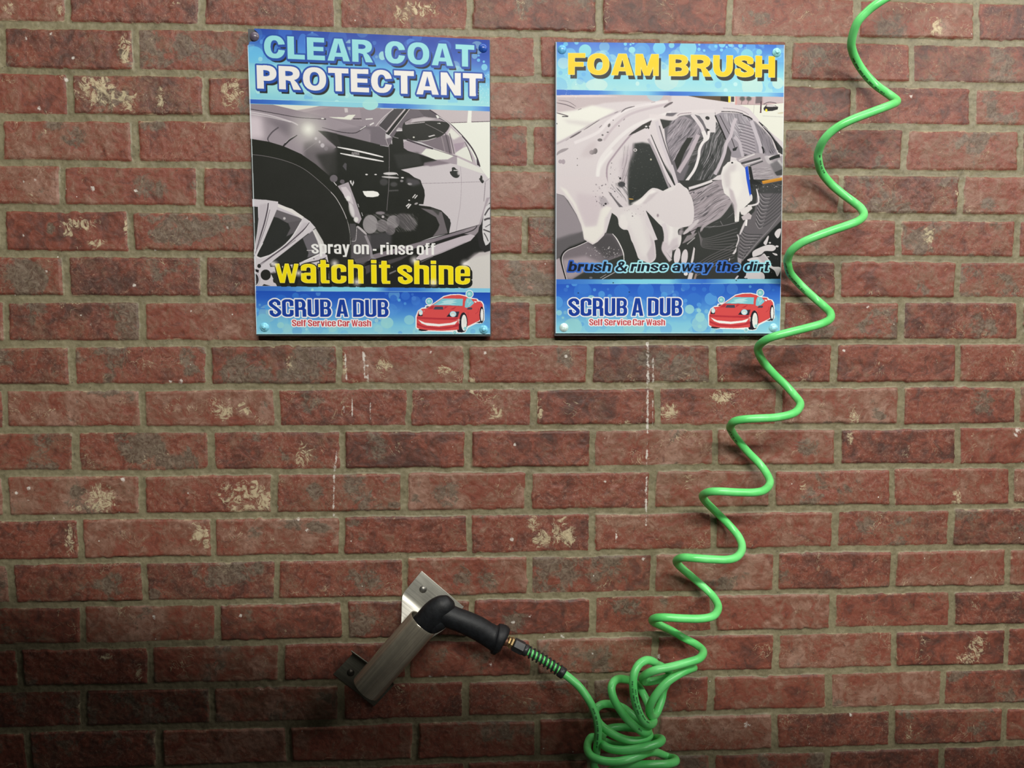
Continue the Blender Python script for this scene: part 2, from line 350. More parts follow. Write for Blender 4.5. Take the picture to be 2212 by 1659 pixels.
    hmix = k.n('ShaderNodeMix', data_type='FLOAT'); k.link(inb, hmix.inputs[0]); k.put(hmix.inputs[2], k.math('ADD', k.math('MULTIPLY', mm, .9), .2)); k.link(h, hmix.inputs[3])
    k.put(b.inputs['Normal'], k.bump(k.math('ADD', hmix.outputs[0], k.math('MULTIPLY', fin, .22)), .55, .0021))
    return k.m

wall = build_wall()
# the bay floor below the picture
fl = mesh_obj('floor', [(-2.6, .01, 0), (2.7, .01, 0), (2.7, -4.5, 0), (-2.6, -4.5, 0)], [(0, 3, 2, 1)], simple_mat('wet_concrete', (.20, .195, .18, 1), .55, noise=.25, nscale=9.))
fl['kind'] = 'structure'
# ------------------------------------------------------------------ printed artwork
# A small painter: the print of each poster is drawn from shapes and lettering into an
# array that becomes the vertex colours of the printed sheet.
def homography(src, dst):
    A = []
    for (x, y), (u, v) in zip(src, dst):
        A.append([x, y, 1, 0, 0, 0, -u * x, -u * y]); A.append([0, 0, 0, x, y, 1, -v * x, -v * y])
    b = np.array([c for p in dst for c in p], float)
    h = np.linalg.solve(np.array(A, float), b)
    return np.append(h, 1).reshape(3, 3)

def hom(M, p):
    p = np.asarray(p, float)
    q = np.c_[p, np.ones(len(p))] @ M.T
    return q[:, :2] / q[:, 2:]

def smooth_closed(pts, n=6, closed=True):
    p = np.asarray(pts, float); m = len(p); out = []
    rng = range(m) if closed else range(m - 1)
    for i in rng:
        if closed: a, b, c, d = p[i - 1], p[i], p[(i + 1) % m], p[(i + 2) % m]
        else: a, b, c, d = p[max(i - 1, 0)], p[i], p[i + 1], p[min(i + 2, m - 1)]
        for k in range(n):
            t = k / n
            out.append(.5 * (2 * b + (c - a) * t + (2 * a - 5 * b + 4 * c - d) * t * t + (3 * b - a - 3 * c + d) * t ** 3))
    if not closed: out.append(p[-1])
    return np.array(out)

def box_blur(m, r):
    r = int(round(r))
    if r < 1: return m
    for ax in (0, 1):
        for _ in range(2):
            p = np.pad(m, [(r + 1, r) if a == ax else (0, 0) for a in (0, 1)], mode='edge')
            c = np.cumsum(p, axis=ax, dtype=np.float64)
            sl1 = [slice(None)] * 2; sl0 = [slice(None)] * 2
            sl1[ax] = slice(2 * r + 1, None); sl0[ax] = slice(0, -(2 * r + 1))
            m = ((c[tuple(sl1)] - c[tuple(sl0)]) / (2 * r + 1)).astype(np.float32)
    return m

class Art:
    SS = 2
    def __init__(s, quad, wm, hm, step=.0005):
        s.w = int(wm / step) * s.SS; s.h = int(hm / step) * s.SS
        s.M = homography(quad, [(0, 0), (s.w, 0), (s.w, s.h), (0, s.h)])
        s.Mi = np.linalg.inv(s.M)
        s.k = s.w / np.hypot(quad[1][0] - quad[0][0], quad[1][1] - quad[0][1])   # raster per photo unit
        s.buf = np.zeros((s.h, s.w, 3), np.float32)
        s.z = (0, 0, 1.)
        s.rng = np.random.default_rng(5)
    def at(s, x, y, k): s.z = (x, y, k); return s
    def P(s, pts):
        x, y, k = s.z
        return hom(s.M, np.asarray(pts, float) / k + (x, y))
    def blend(s, m, x0, y0, col, a=1.):
        h, w = m.shape
        sub = s.buf[y0:y0 + h, x0:x0 + w]
        col = np.asarray(col, np.float32)
        if col.ndim == 1: col = col / 255.
        f = (m.astype(np.float32) * a)[..., None]
        sub += (col - sub) * f
    def mask(s, q, pad=0):
        x0 = int(max(0, np.floor(q[:, 0].min()) - pad)); x1 = int(min(s.w, np.ceil(q[:, 0].max()) + 1 + pad))
        y0 = int(max(0, np.floor(q[:, 1].min()) - pad)); y1 = int(min(s.h, np.ceil(q[:, 1].max()) + 1 + pad))
        if x1 <= x0 or y1 <= y0: return None
        m = np.zeros((y1 - y0, x1 - x0), bool)
        xx = np.arange(x0, x1) + .5
        a = q; b = np.roll(q, -1, 0)
        for j in range(y0, y1):
            yy = j + .5
            c = (a[:, 1] > yy) != (b[:, 1] > yy)
            if not c.any(): continue
            xi = np.sort(a[c, 0] + (yy - a[c, 1]) / (b[c, 1] - a[c, 1]) * (b[c, 0] - a[c, 0]))
            m[j - y0] = (np.searchsorted(xi, xx) % 2) == 1
        return m, x0, y0
    def poly(s, pts, col, a=1., blur=0, sm=False):
        q = s.P(pts)
        if sm: q = smooth_closed(q)
        b = blur * s.k
        r = s.mask(q, int(b * 2.2))
        if r is None: return
        m, x0, y0 = r
        if b >= 1: m = box_blur(m.astype(np.float32), b)
        s.blend(m, x0, y0, col, a)
    def line(s, pts, wd, col, a=1., blur=0, taper=(1, 1), sm=True):
        """stroke of width wd (in the current zoom's units)"""
        q = s.P(pts)
        if sm and len(q) > 2: q = smooth_closed(q, 6, False)
        n = len(q)
        t = np.gradient(q, axis=0); t /= np.linalg.norm(t, axis=1)[:, None] + 1e-9
        nn = np.c_[-t[:, 1], t[:, 0]]
        u = np.linspace(0, 1, n)
        tp = np.minimum(1, np.minimum(taper[0] + (1 - taper[0]) * u * 4, taper[1] + (1 - taper[1]) * (1 - u) * 4))
        hw = (np.asarray(wd, float) / s.z[2] * s.k / 2 * tp)[:, None]
        qq = np.r_[q + nn * hw, (q - nn * hw)[::-1]]
        b = blur * s.k
        r = s.mask(qq, int(b * 2.2))
        if r is None: return
        m, x0, y0 = r
        if b >= 1: m = box_blur(m.astype(np.float32), b)
        s.blend(m, x0, y0, col, a)
    def ell(s, cx, cy, rx, ry, col, a=1., blur=0, rot=0):
        t = np.linspace(0, 2 * np.pi, 40, endpoint=False)
        c, d = np.cos(np.radians(rot)), np.sin(np.radians(rot))
        x, y = rx * np.cos(t), ry * np.sin(t)
        s.poly(np.c_[cx + x * c - y * d, cy + x * d + y * c], col, a, blur)
    def glow(s, cx, cy, r, col, a=1., p=2.):
        c = s.P([(cx, cy)])[0]; R = r / s.z[2] * s.k
        x0, x1 = int(max(0, c[0] - R)), int(min(s.w, c[0] + R)); y0, y1 = int(max(0, c[1] - R)), int(min(s.h, c[1] + R))
        if x1 <= x0 or y1 <= y0: return
        yy, xx = np.mgrid[y0:y1, x0:x1]
        d = np.clip(1 - np.hypot(xx - c[0], yy - c[1]) / R, 0, 1) ** p
        s.blend(d, x0, y0, col, a)
    def grad(s, pts, stops, axis):
        """fill a polygon with a colour gradient; stops = [(pos, rgb)...] along axis=(p0,p1)"""
        r = s.mask(s.P(pts))
        m, x0, y0 = r
        p0, p1 = s.P(axis)
        yy, xx = np.mgrid[y0:y0 + m.shape[0], x0:x0 + m.shape[1]]
        d = p1 - p0
        t = ((xx - p0[0]) * d[0] + (yy - p0[1]) * d[1]) / (d @ d)
        ps = [a for a, _ in stops]
        col = np.stack([np.interp(t, ps, [c[i] / 255. for _, c in stops]) for i in range(3)], -1)
        s.blend(m, x0, y0, col.astype(np.float32))
    def speckle(s, pts, n, rmin, rmax, col, a=.8, seed=1):
        q = np.asarray(pts, float); g = np.random.default_rng(seed)
        lo, hi = q.min(0), q.max(0)
        for _ in range(n):
            p = lo + (hi - lo) * g.random(2)
            r = rmin + (rmax - rmin) * g.random() ** 3
            s.ell(p[0], p[1], r, r * (0.6 + .6 * g.random()), col, a * (.4 + .6 * g.random()))
    def bubbles(s, pts, n, rmin, rmax, seed, cols, a=(.25, .6)):
        """soap bubbles clipped to a region given as a polygon"""
        q = s.P(pts); r = s.mask(q)
        m, x0, y0 = r
        keep = s.buf[y0:y0 + m.shape[0], x0:x0 + m.shape[1]].copy()
        g = np.random.default_rng(seed); p = np.asarray(pts, float); lo, hi = p.min(0), p.max(0)
        for _ in range(n):
            c = lo + (hi - lo) * g.random(2)
            rr = rmin + (rmax - rmin) * g.random() ** 2.2
            s.ell(c[0], c[1], rr, rr, cols[g.integers(len(cols))], a[0] + (a[1] - a[0]) * g.random())
        sub = s.buf[y0:y0 + m.shape[0], x0:x0 + m.shape[1]]
        sub[~m] = keep[~m]
    def streaks(s, pts, ang, col, a, scale=6, seed=0, blur=0, thr=.0):
        """brushed streak texture inside a polygon (angle in degrees, photo space)"""
        q = s.P(pts); b = blur * s.k
        r = s.mask(q, int(b * 2))
        if r is None: return
        m, x0, y0 = r
        m = box_blur(m.astype(np.float32), b) if b >= 1 else m.astype(np.float32)
        yy, xx = np.mgrid[0:m.shape[0], 0:m.shape[1]] / s.k
        c, d = np.cos(np.radians(ang)), np.sin(np.radians(ang))
        u, v = xx * c + yy * d, -xx * d + yy * c
        w_ = 3. * np.sin(u / 14. + seed)                                # the strokes bend a little
        nz = vnoise(u * .28, (v + w_) * 8, scale * 6, seed) * .6 + vnoise(u * .4, (v + w_) * 8, scale * 2.6, seed + 1) * .4
        s.blend(m * np.clip((nz - thr) * 2.2, 0, 1), x0, y0, col, a)
    def text(s, txt, p0, p1, cap, style, layers, slant=0., gap=.07, space=.3):
        """lettering from p0 to p1 along the baseline, cap height in zoom units.
        layers: list of (grow_x, grow_y, dx, dy, colour or function) in zoom units"""
        k = s.z[2]
        (a, b) = s.P([p0, p1])
        e = b - a; L = np.linalg.norm(e); e /= L
        up = np.array([e[1], -e[0]]); capr = cap / k * s.k
        gl = []; x = 0.
        for ch in txt:
            if ch == ' ': x += space; continue
            w, fn, asc, dsc = GLYPHS[style](ch)
            gl.append((x, w, fn)); x += w + gap
        tot = x - gap
        sx = L / tot
        mg = int(max([max(abs(l[0]), abs(l[1])) + max(abs(l[2]), abs(l[3])) for l in layers]) / k * s.k) + 4
        xs_ = [a[0], b[0]]; ys_ = [a[1], b[1], a[1] - capr * 1.2, b[1] - capr * 1.2, a[1] + capr * .35, b[1] + capr * .35]
        x0 = int(max(0, min(xs_) - mg - capr * .3)); x1 = int(min(s.w, max(xs_) + mg + capr * .3))
        y0 = int(max(0, min(ys_) - mg)); y1 = int(min(s.h, max(ys_) + mg))
        yy, xx = np.mgrid[y0:y1, x0:x1] + .5
        U = ((xx - a[0]) * e[0] + (yy - a[1]) * e[1]) / sx; V = ((xx - a[0]) * up[0] + (yy - a[1]) * up[1]) / capr
        U = U - slant * V * capr / sx
        m = np.zeros(U.shape, bool)
        for gx, w, fn in gl:
            cols = np.where((U >= gx - .25).any(0) & (U <= gx + w + .25).any(0))[0]
            if not len(cols): continue
            sl = slice(cols[0], cols[-1] + 1)
            m[:, sl] |= fn(U[:, sl] - gx, V[:, sl])
        for lx, ly, dx, dy, col in layers:
            q = m
            rx, ry = lx / k * s.k, ly / k * s.k
            if rx > .5 or ry > .5: q = grow(m, rx)
            ddx, ddy = int(round(dx / k * s.k)), int(round(dy / k * s.k))
            if ddx or ddy: q = np.roll(np.roll(q, ddy, 0), ddx, 1)
            if callable(col):
                col = col(xx, yy)
            s.blend(q, x0, y0, col)
        return m, x0, y0
    def final(s):
        b = s.buf.reshape(s.h // 2, 2, s.w // 2, 2, 3).mean((1, 3))
        return np.clip(b, 0, 1)

def grow(m, r):
    """round dilation by r pixels"""
    out = m.copy(); R = int(np.ceil(r))
    for dy in range(-R, R + 1):
        w = r * r - dy * dy
        if w < 0: continue
        w = int(np.sqrt(w))
        rowm = np.zeros_like(m)
        if dy >= 0: rowm[dy:] = m[:m.shape[0] - dy]
        else: rowm[:dy] = m[-dy:]
        c = np.cumsum(np.pad(rowm.astype(np.int32), ((0, 0), (w + 1, w))), 1)
        out |= (c[:, 2 * w + 1:] - c[:, :-(2 * w + 1)]) > 0
    return out

# ------------------------------------------------------------------ letter shapes (cap height 1)
def _rect(x0, y0, x1, y1): return lambda x, y: (x >= x0) & (x <= x1) & (y >= y0) & (y <= y1)
def _rr(x0, y0, x1, y1, rx, ry, c='abcd', n=2.3):
    """rounded box; c names the rounded corners: a=top left b=top right c=bottom right d=bottom left"""
    def f(x, y):
        rxx, ryy = max(rx, 1e-4), max(ry, 1e-4)
        ok = (x >= x0) & (x <= x1) & (y >= y0) & (y <= y1)
        for k, (sx, sy) in {'a': (-1, 1), 'b': (1, 1), 'c': (1, -1), 'd': (-1, -1)}.items():
            if k not in c: continue
            cx = x0 + rxx if sx < 0 else x1 - rxx; cy = y0 + ryy if sy < 0 else y1 - ryy
            dx = (x - cx) * sx / rxx; dy = (y - cy) * sy / ryy
            ok &= ~((dx > 0) & (dy > 0) & (np.abs(dx) ** n + np.abs(dy) ** n > 1))
        return ok
    return f
def _poly(p):
    p = np.asarray(p, float)
    def f(x, y):
        ins = np.zeros(x.shape, bool)
        for (ax, ay), (bx, by) in zip(p, np.roll(p, -1, 0)):
            if ay == by: continue
            c = ((ay > y) != (by > y)) & (x < ax + (y - ay) / (by - ay) * (bx - ax))
            ins ^= c
        return ins
    return f
def _pen(pts, rx, ry, n=2.6, k=9):
    q = smooth_closed(pts, k, False)
    def f(x, y):
        m = np.zeros(x.shape, bool)
        for cx, cy in q: m |= (np.abs((x - cx) / rx) ** n + np.abs((y - cy) / ry) ** n) <= 1
        return m
    return f
def _or(*f): return lambda x, y: np.logical_or.reduce([g(x, y) for g in f])
def _sub(f, *g): return lambda x, y: f(x, y) & ~np.logical_or.reduce([h(x, y) for h in g])

def make_font(s, t, W, X, rnd, inr, caps_w=1., sq=2.3):
    """s stem, t bar thickness, W widths per letter, X x-height, rnd/inr outer and inner corner heights"""
    def ring(w, h, y0=0, c='abcd'):
        return _sub(_rr(0, y0, w, y0 + h, w / 2, min(rnd, h / 2), c, sq), _rr(s, y0 + t, w - s, y0 + h - t, max((w - 2 * s) / 2, .01), min(inr, max(h / 2 - t, .01)), c, sq))
    def S(w, h):
        a, b = s * .46, t * .47
        return _pen([(w - a * 1.1, h * .72), (w - a * 1.3, h * .83), (w * .5, h - b), (a * 1.1, h * .83), (a * 1.0, h * .69), (w * .5, h * .51), (w - a * 1.0, h * .32), (w - a * 1.1, h * .17), (w * .5, b), (a * 1.3, h * .17), (a * 1.05, h * .29)], a * 1.02, b * 1.05, 3.0, 12)
    def g(ch):
        w = W.get(ch, W['*'] if ch.isupper() else W['o'])
        up = ch.isupper(); h = 1. if up else X
        if ch in 'Oo': f = ring(w, h)
        elif ch in 'Cc': f = _sub(ring(w, h), _poly([(w * .55, h * .40), (w * 1.1, h * .36), (w * 1.1, h * .64), (w * .55, h * .60)]))
        elif ch in 'Ss': f = S(w, h)
        elif ch == 'L': f = _or(_rect(0, 0, s, 1), _rect(0, 0, w, t))
        elif ch == 'E': f = _or(_rect(0, 0, s, 1), _rect(0, 0, w, t), _rect(0, 1 - t, w * .97, 1), _rect(0, .5 - t * .45, w * .92, .5 + t * .45))
        elif ch == 'F': f = _or(_rect(0, 0, s, 1), _rect(0, 1 - t, w, 1), _rect(0, .44 - t * .3, w * .9, .44 + t * .7))
        elif ch == 'T': f = _or(_rect(w / 2 - s / 2, 0, w / 2 + s / 2, 1), _rect(0, 1 - t * 1.05, w, 1))
        elif ch == 'H': f = _or(_rect(0, 0, s, 1), _rect(w - s, 0, w, 1), _rect(0, .5 - t * .55, w, .5 + t * .55))
        elif ch == 'N': f = _or(_rect(0, 0, s * .93, 1), _rect(w - s * .93, 0, w, 1), _poly([(0, 1), (s * .98, 1), (w, 0), (w - s * .98, 0)]))
        elif ch == 'M': f = _or(_rect(0, 0, s * .85, 1), _rect(w - s * .85, 0, w, 1), _poly([(0, 1), (s * 1.15, 1), (w / 2 + s * .42, 0), (w / 2 - s * .42, 0)]), _poly([(w, 1), (w - s * 1.15, 1), (w / 2 - s * .42, 0), (w / 2 + s * .42, 0)]))
        elif ch == 'A':
            a = s * .62; top = w / 2
            f = _sub(_poly([(0, 0), (top - a, 1), (top + a, 1), (w, 0)]), _poly([(s * 1.02, -.01), (s * 1.02 + (top - s) * .20, .19), (w - s * 1.02 - (top - s) * .20, .19), (w - s * 1.02, -.01)]),
                     _poly([(top - (w / 2 - s) * .52, .19 + t * .85), (top, .80), (top + (w / 2 - s) * .52, .19 + t * .85)]))
        elif ch == 'U': f = _sub(_rr(0, 0, w, 1, w / 2, rnd, 'cd', sq), _rr(s, t, w - s, 1.1, (w - 2 * s) / 2, inr, 'cd', sq))
        elif ch == 'D': f = _sub(_rr(0, 0, w, 1, w * .62, rnd, 'bc', sq), _rr(s, t, w - s, 1 - t, max(w - 2 * s, .02) * .8, inr, 'bc', sq))
        elif ch == 'P': f = _or(_rect(0, 0, s, 1), _sub(_rr(0, .34, w, 1, w * .5, .33, 'bc', sq), _rr(s, .34 + t * .93, w - s, 1 - t, w * .3, min(inr, .1), 'bc', sq)))
        elif ch == 'B': f = _sub(_or(_rr(0, .47, w * .96, 1, w * .45, .26, 'bc', sq), _rr(0, 0, w, .55, w * .45, .27, 'bc', sq)), _rr(s, .5 + t * .42, w - s * 1.04, 1 - t, w * .25, min(inr, .1), 'bc', sq), _rr(s, t, w - s, .5 - t * .36, w * .25, min(inr, .1), 'bc', sq))
        elif ch == 'R': f = _or(_rect(0, 0, s, 1), _sub(_rr(0, .40, w * .95, 1, w * .45, .3, 'bc', sq), _rr(s, .41 + t * .85, w * .95 - s, 1 - t, w * .25, min(inr, .1), 'bc', sq)),
                                _poly([(s * .9, .48), (w * .62, .48), (w * .82, .30), (w, 0), (w - s * 1.15, 0), (w * .52, .36), (s * .9, .42)]) if W.get('legR') else _or(_rr(w - s * 1.02, 0, w - s * .02, .46, s * .5, .1, 'b', sq), _rect(s * .9, .40, w - s * .4, .40 + t * .8)))
        elif ch == 'W' or ch == 'w':
            a = s * (.92 if W.get('legR') else .8); 
            f = _or(_poly([(0, h), (a, h), (w * .30 + a * .40, 0), (w * .30 - a * .55, 0)]), _poly([(w * .30 - a * .4, 0), (w * .30 + a * .5, 0), (w / 2 + a * .42, h), (w / 2 - a * .42, h)]),
                    _poly([(w * .70 + a * .4, 0), (w * .70 - a * .5, 0), (w / 2 - a * .42, h), (w / 2 + a * .42, h)]), _poly([(w, h), (w - a, h), (w * .70 - a * .40, 0), (w * .70 + a * .55, 0)]))
        elif ch == 'n': f = _or(_rect(0, 0, s, X), _sub(_rr(0, 0, w, X, w * .4, rnd * .6, 'b', sq), _rr(s, -.1, w - s, X - t, (w - 2 * s) / 2, inr, 'b', sq)))
        elif ch == 'h': f = _or(_rect(0, 0, s, 1), _sub(_rr(0, 0, w, X, w * .4, rnd * .6, 'b', sq), _rr(s, -.1, w - s, X - t, (w - 2 * s) / 2, inr, 'b', sq)))
        elif ch == 'u': f = _or(_rect(w - s, 0, w, X), _sub(_rr(0, 0, w, X, w * .4, rnd * .6, 'd', sq), _rr(s, t, w - s, X + .1, (w - 2 * s) / 2, inr, 'd', sq)))
        elif ch == 'r': f = _or(_rect(0, 0, s, X), _rr(s * .5, X - t * 1.75, w, X, w * .45, t * .9, '', sq))
        elif ch == 'i': f = _or(_rect(0, 0, s, X), _rect(0, 1 - t * .95, s, 1))
        elif ch == 'l': f = _rect(0, 0, s, 1)
        elif ch == 'e': f = _or(_sub(ring(w, X), _rect(w - s * 1.05, X * .32, w + .1, X * .47)), _rect(s * .8, X * .46, w - s * .2, X * .46 + t * .72))
        elif ch == 'a': f = _or(_sub(ring(w, X), _rect(-.1, X * .50, w - s * .98, X * .66), _rect(w - s, -.1, w + .1, X * .7)), _rr(w - s, 0, w, X * .75, .01, .01, '', sq), _rr(s * .5, X * .40, w - s * .4, X * .40 + t * .8, s * .4, t * .4, 'a', sq))
        elif ch == 'p': f = _or(_rect(0, -.24, s, X), ring(w, X))
        elif ch == 'b': f = _or(_rect(0, 0, s, 1), ring(w, X))
        elif ch == 'd': f = _or(_rect(w - s, 0, w, 1), ring(w, X))
        elif ch == 'y': f = _or(_poly([(0, X), (s * 1.02, X), (w * .5 + s * .42, .02), (w * .5 - s * .5, 0)]), _poly([(w, X), (w - s * 1.02, X), (w * .34 - s * .3, -.24), (w * .34 + s * .62, -.24)]), _rect(w * .06, -.24, w * .45, -.24 + t * .9))
        elif ch == 'v': f = _or(_poly([(0, X), (s * 1.0, X), (w * .5 + s * .4, 0), (w * .5 - s * .5, 0)]), _poly([(w, X), (w - s * 1.0, X), (w * .5 - s * .4, 0), (w * .5 + s * .5, 0)]))
        elif ch == 't': f = _or(_rr(w * .22, 0, w * .22 + s, .97, s * .4, t, 'd', sq), _rect(0, X - t * .85, w, X), _rect(w * .3, 0, w, t * .85))
        elif ch == 'f': f = _or(_rr(w * .2, 0, w * .2 + s, 1, s * .4, t, 'a', sq), _rect(0, X - t * .85, w, X), _rect(w * .35, 1 - t * .85, w, 1))
        elif ch == '-': f = _rect(0, .30, w, .30 + t * 1.1)
        elif ch == '&': f = _pen([(w * .98, .46), (w * .86, .2), (w * .62, .06), (w * .36, .03), (.12, .12), (.10, .32), (w * .32, .5), (w * .58, .66), (w * .64, .84), (w * .45, .95), (w * .28, .84), (w * .32, .66), (w * .6, .36), (w * .98, .03)], s * .44, t * .52, 2.2, 8)
        else: f = _rect(0, 0, w, h)
        return w, f, 1., 0.
    return g

GLYPHS = {
    # wide, heavy grotesque
    'black': make_font(.275, .205, {'*': .86, 'o': .7, 'C': .88, 'L': .72, 'E': .76, 'A': .96, 'R': .9, 'O': .95, 'T': .84, 'P': .80, 'N': .86, 'F': .74, 'M': 1.02, 'B': .86, 'U': .86, 'S': .82, 'H': .86, 'legR': 1}, .75, .5, .34),
    # tall, condensed, heavy
    'impact': make_font(.168, .128, {'*': .52, 'o': .50, 'S': .52, 'C': .53, 'A': .56, 'W': .80, 'w': .78, 'i': .19, 'l': .19, 't': .36, 'f': .34, 'r': .36, '-': .26, 's': .48, 'y': .52, 'v': .52, 'c': .49}, .80, .17, .09, sq=2.2),
    # heavy oblique grotesque
    'bold': make_font(.19, .15, {'*': .7, 'o': .58, 's': .54, 'w': .84, 'i': .19, 'l': .19, 't': .36, 'r': .40, '&': .74, 'y': .58, 'e': .58, 'a': .57}, .74, .37, .24),
}
# ------------------------------------------------------------------ what is printed on the two posters
QUAD_L = [(534.0, 61.0), (1057.5, 86.5), (1059.0, 722.0), (554.0, 722.0)]
QUAD_R = [(1201.0, 91.0), (1695.0, 97.0), (1685.0, 720.5), (1200.0, 720.0)]
def quad_size(q):
    p = at([c[0] for c in q], [c[1] for c in q])
    n = lambda a, b: float(np.linalg.norm(p[a] - p[b]))
    return (n(0, 1) + n(3, 2)) / 2, (n(0, 3) + n(1, 2)) / 2

CYANS = [(150, 215, 235), (170, 225, 225), (120, 195, 240), (95, 165, 235), (190, 232, 225)]
BLUES = [(95, 160, 235), (70, 130, 225), (120, 190, 240), (140, 215, 240)]

def logo_car(A, ox, oy, k):
    A.at(ox, oy, k)
    A.poly([(850, 720), (850, 580), (890, 480), (960, 432), (1008, 425), (1020, 392), (1120, 380), (1330, 232), (1450, 203), (1600, 198), (1710, 222), (1800, 262), (1905, 278), (1930, 308), (1985, 322), (2015, 370), (2028, 480), (2030, 640), (1990, 700), (1880, 708), (1750, 772), (1700, 856), (1620, 868), (1500, 850), (1060, 836), (1000, 846), (930, 830), (855, 780)], (250, 250, 250))
    for x, y, r in ((1772, 200, 68), (1083, 325, 62)):
        A.ell(x, y, r, r, (248, 250, 250)); A.ell(x, y, r * .8, r * .8, (105, 190, 198)); A.ell(x, y, r * .62, r * .62, (140, 212, 218)); A.ell(x - r * .1, y - r * .05, r * .28, r * .3, (195, 238, 240), blur=.6)
    A.ell(985, 808, 85, 24, (40, 36, 46))
    A.poly([(1560, 825), (1600, 690), (1650, 560), (1700, 700), (1735, 745), (1700, 835), (1640, 855), (1575, 850)], (40, 36, 46))
    A.poly([(1880, 690), (1960, 660), (2005, 600), (1990, 680), (1940, 695)], (40, 36, 46))
    RED, DK = (223, 84, 84), (190, 58, 68)
    A.poly([(870, 770), (868, 600), (900, 490), (960, 452), (1030, 445), (1140, 382), (1340, 246), (1460, 218), (1600, 214), (1700, 238), (1770, 278), (1890, 288), (1908, 330), (1960, 326), (1996, 372), (2006, 450), (1990, 520), (1940, 652), (1740, 748), (1700, 520), (1640, 540), (1592, 640), (1590, 808), (1300, 826), (1060, 816), (920, 796)], RED)
    A.poly([(1842, 318), (1900, 326), (1872, 352)], (250, 250, 250))
    A.poly([(873, 588), (1250, 606), (1575, 600), (1560, 645), (1250, 637), (880, 622)], DK)
    A.poly([(873, 690), (1000, 745), (1250, 772), (1480, 752), (1592, 690), (1592, 748), (1400, 792), (1200, 797), (1000, 778), (873, 726)], DK)
    A.poly([(896, 636), (1010, 688), (1250, 711), (1450, 692), (1572, 652), (1520, 718), (1250, 751), (1050, 736), (955, 700)], (252, 250, 248))
    A.poly([(1145, 391), (1310, 274), (1660, 280), (1652, 402), (1400, 391)], (132, 205, 220))
    A.poly([(1230, 382), (1340, 345), (1290, 330), (1400, 300), (1560, 296), (1480, 322), (1560, 340), (1450, 362), (1545, 385), (1400, 376)], (200, 238, 240), .8)
    A.line([(1148, 394), (1400, 397), (1650, 408)], 8, DK)
    A.poly([(1690, 422), (1698, 330), (1725, 268), (1790, 274), (1852, 350), (1785, 415), (1720, 436)], (132, 205, 220))
    A.line([(1745, 290), (1735, 350), (1765, 335), (1750, 400), (1800, 330)], 10, (205, 240, 240), .9, sm=False)
    for p in ([(1152, 462), (1182, 414), (1318, 414), (1326, 466)], [(1025, 434), (1040, 407), (1088, 407), (1060, 430)], [(1722, 462), (1748, 430), (1812, 428), (1820, 445), (1808, 464)]):
        A.poly(p, (78, 72, 88))
    for p in ([(1055, 458), (1128, 400), (1172, 410), (1145, 455)], [(1332, 462), (1352, 408), (1410, 412)], [(1440, 462), (1555, 408), (1500, 462)]): A.poly(p, DK)
    A.poly([(893, 576), (905, 505), (970, 530), (968, 576)], (42, 38, 48)); A.ell(940, 514, 34, 46, (205, 235, 245)); A.ell(938, 525, 20, 22, (235, 245, 238))
    A.poly([(1378, 586), (1450, 500), (1600, 498), (1572, 592)], (62, 56, 68)); A.poly([(1378, 586), (1450, 540), (1540, 560), (1560, 592)], (35, 32, 40))
    A.ell(1490, 541, 56, 50, (180, 222, 240)); A.ell(1486, 545, 40, 36, (232, 243, 240)); A.line([(1455, 545), (1490, 525), (1525, 548)], 10, (190, 200, 190))
    A.ell(1668, 680, 70, 168, (40, 36, 46)); A.ell(1678, 690, 47, 138, (244, 244, 240)); A.ell(1690, 660, 26, 60, (225, 226, 222), .6, 1)
    A.ell(1980, 555, 38, 142, (40, 36, 46)); A.ell(1984, 556, 25, 106, (246, 246, 243))
    A.line([(1745, 500), (1748, 600), (1745, 740)], 5, DK); A.line([(1925, 440), (1915, 500), (1870, 540)], 8, DK)
    for x, y, r in ((1698, 785, 32), (1520, 858, 34)):
        A.ell(x, y, r, r, (225, 245, 245)); A.ell(x, y, r * .75, r * .75, (130, 200, 205)); A.ell(x - 4, y, r * .35, r * .35, (180, 225, 228))
    for x, y, r in ((1580, 640, 48), (995, 485, 18), (1958, 350, 18)):
        A.poly([(x - r, y), (x, y - r * .1), (x, y - r), (x + r * .1, y), (x + r, y + r * .05), (x, y + r * .12), (x - r * .05, y + r), (x - r * .1, y)], (255, 248, 240))

def slogan(A, scrub, self_):
    NAVY = (32, 68, 165)
    (p0, p1, c) = scrub
    A.at(0, 0, 1); A.text('SCRUB A DUB', p0, p1, c, 'impact', [(3.0, 3, 0, 0, (248, 250, 252)), (.5, 0, 0, 0, (24, 52, 140)), (0, 0, 0, 0, NAVY)], gap=.075, space=.17)
    (p0, p1, c) = self_
    A.text('Self Service Car Wash', p0, p1, c, 'impact', [(2.3, 2, 0, 0, (250, 245, 246)), (0, 0, 0, 0, (205, 66, 76))], gap=.075, space=.17)

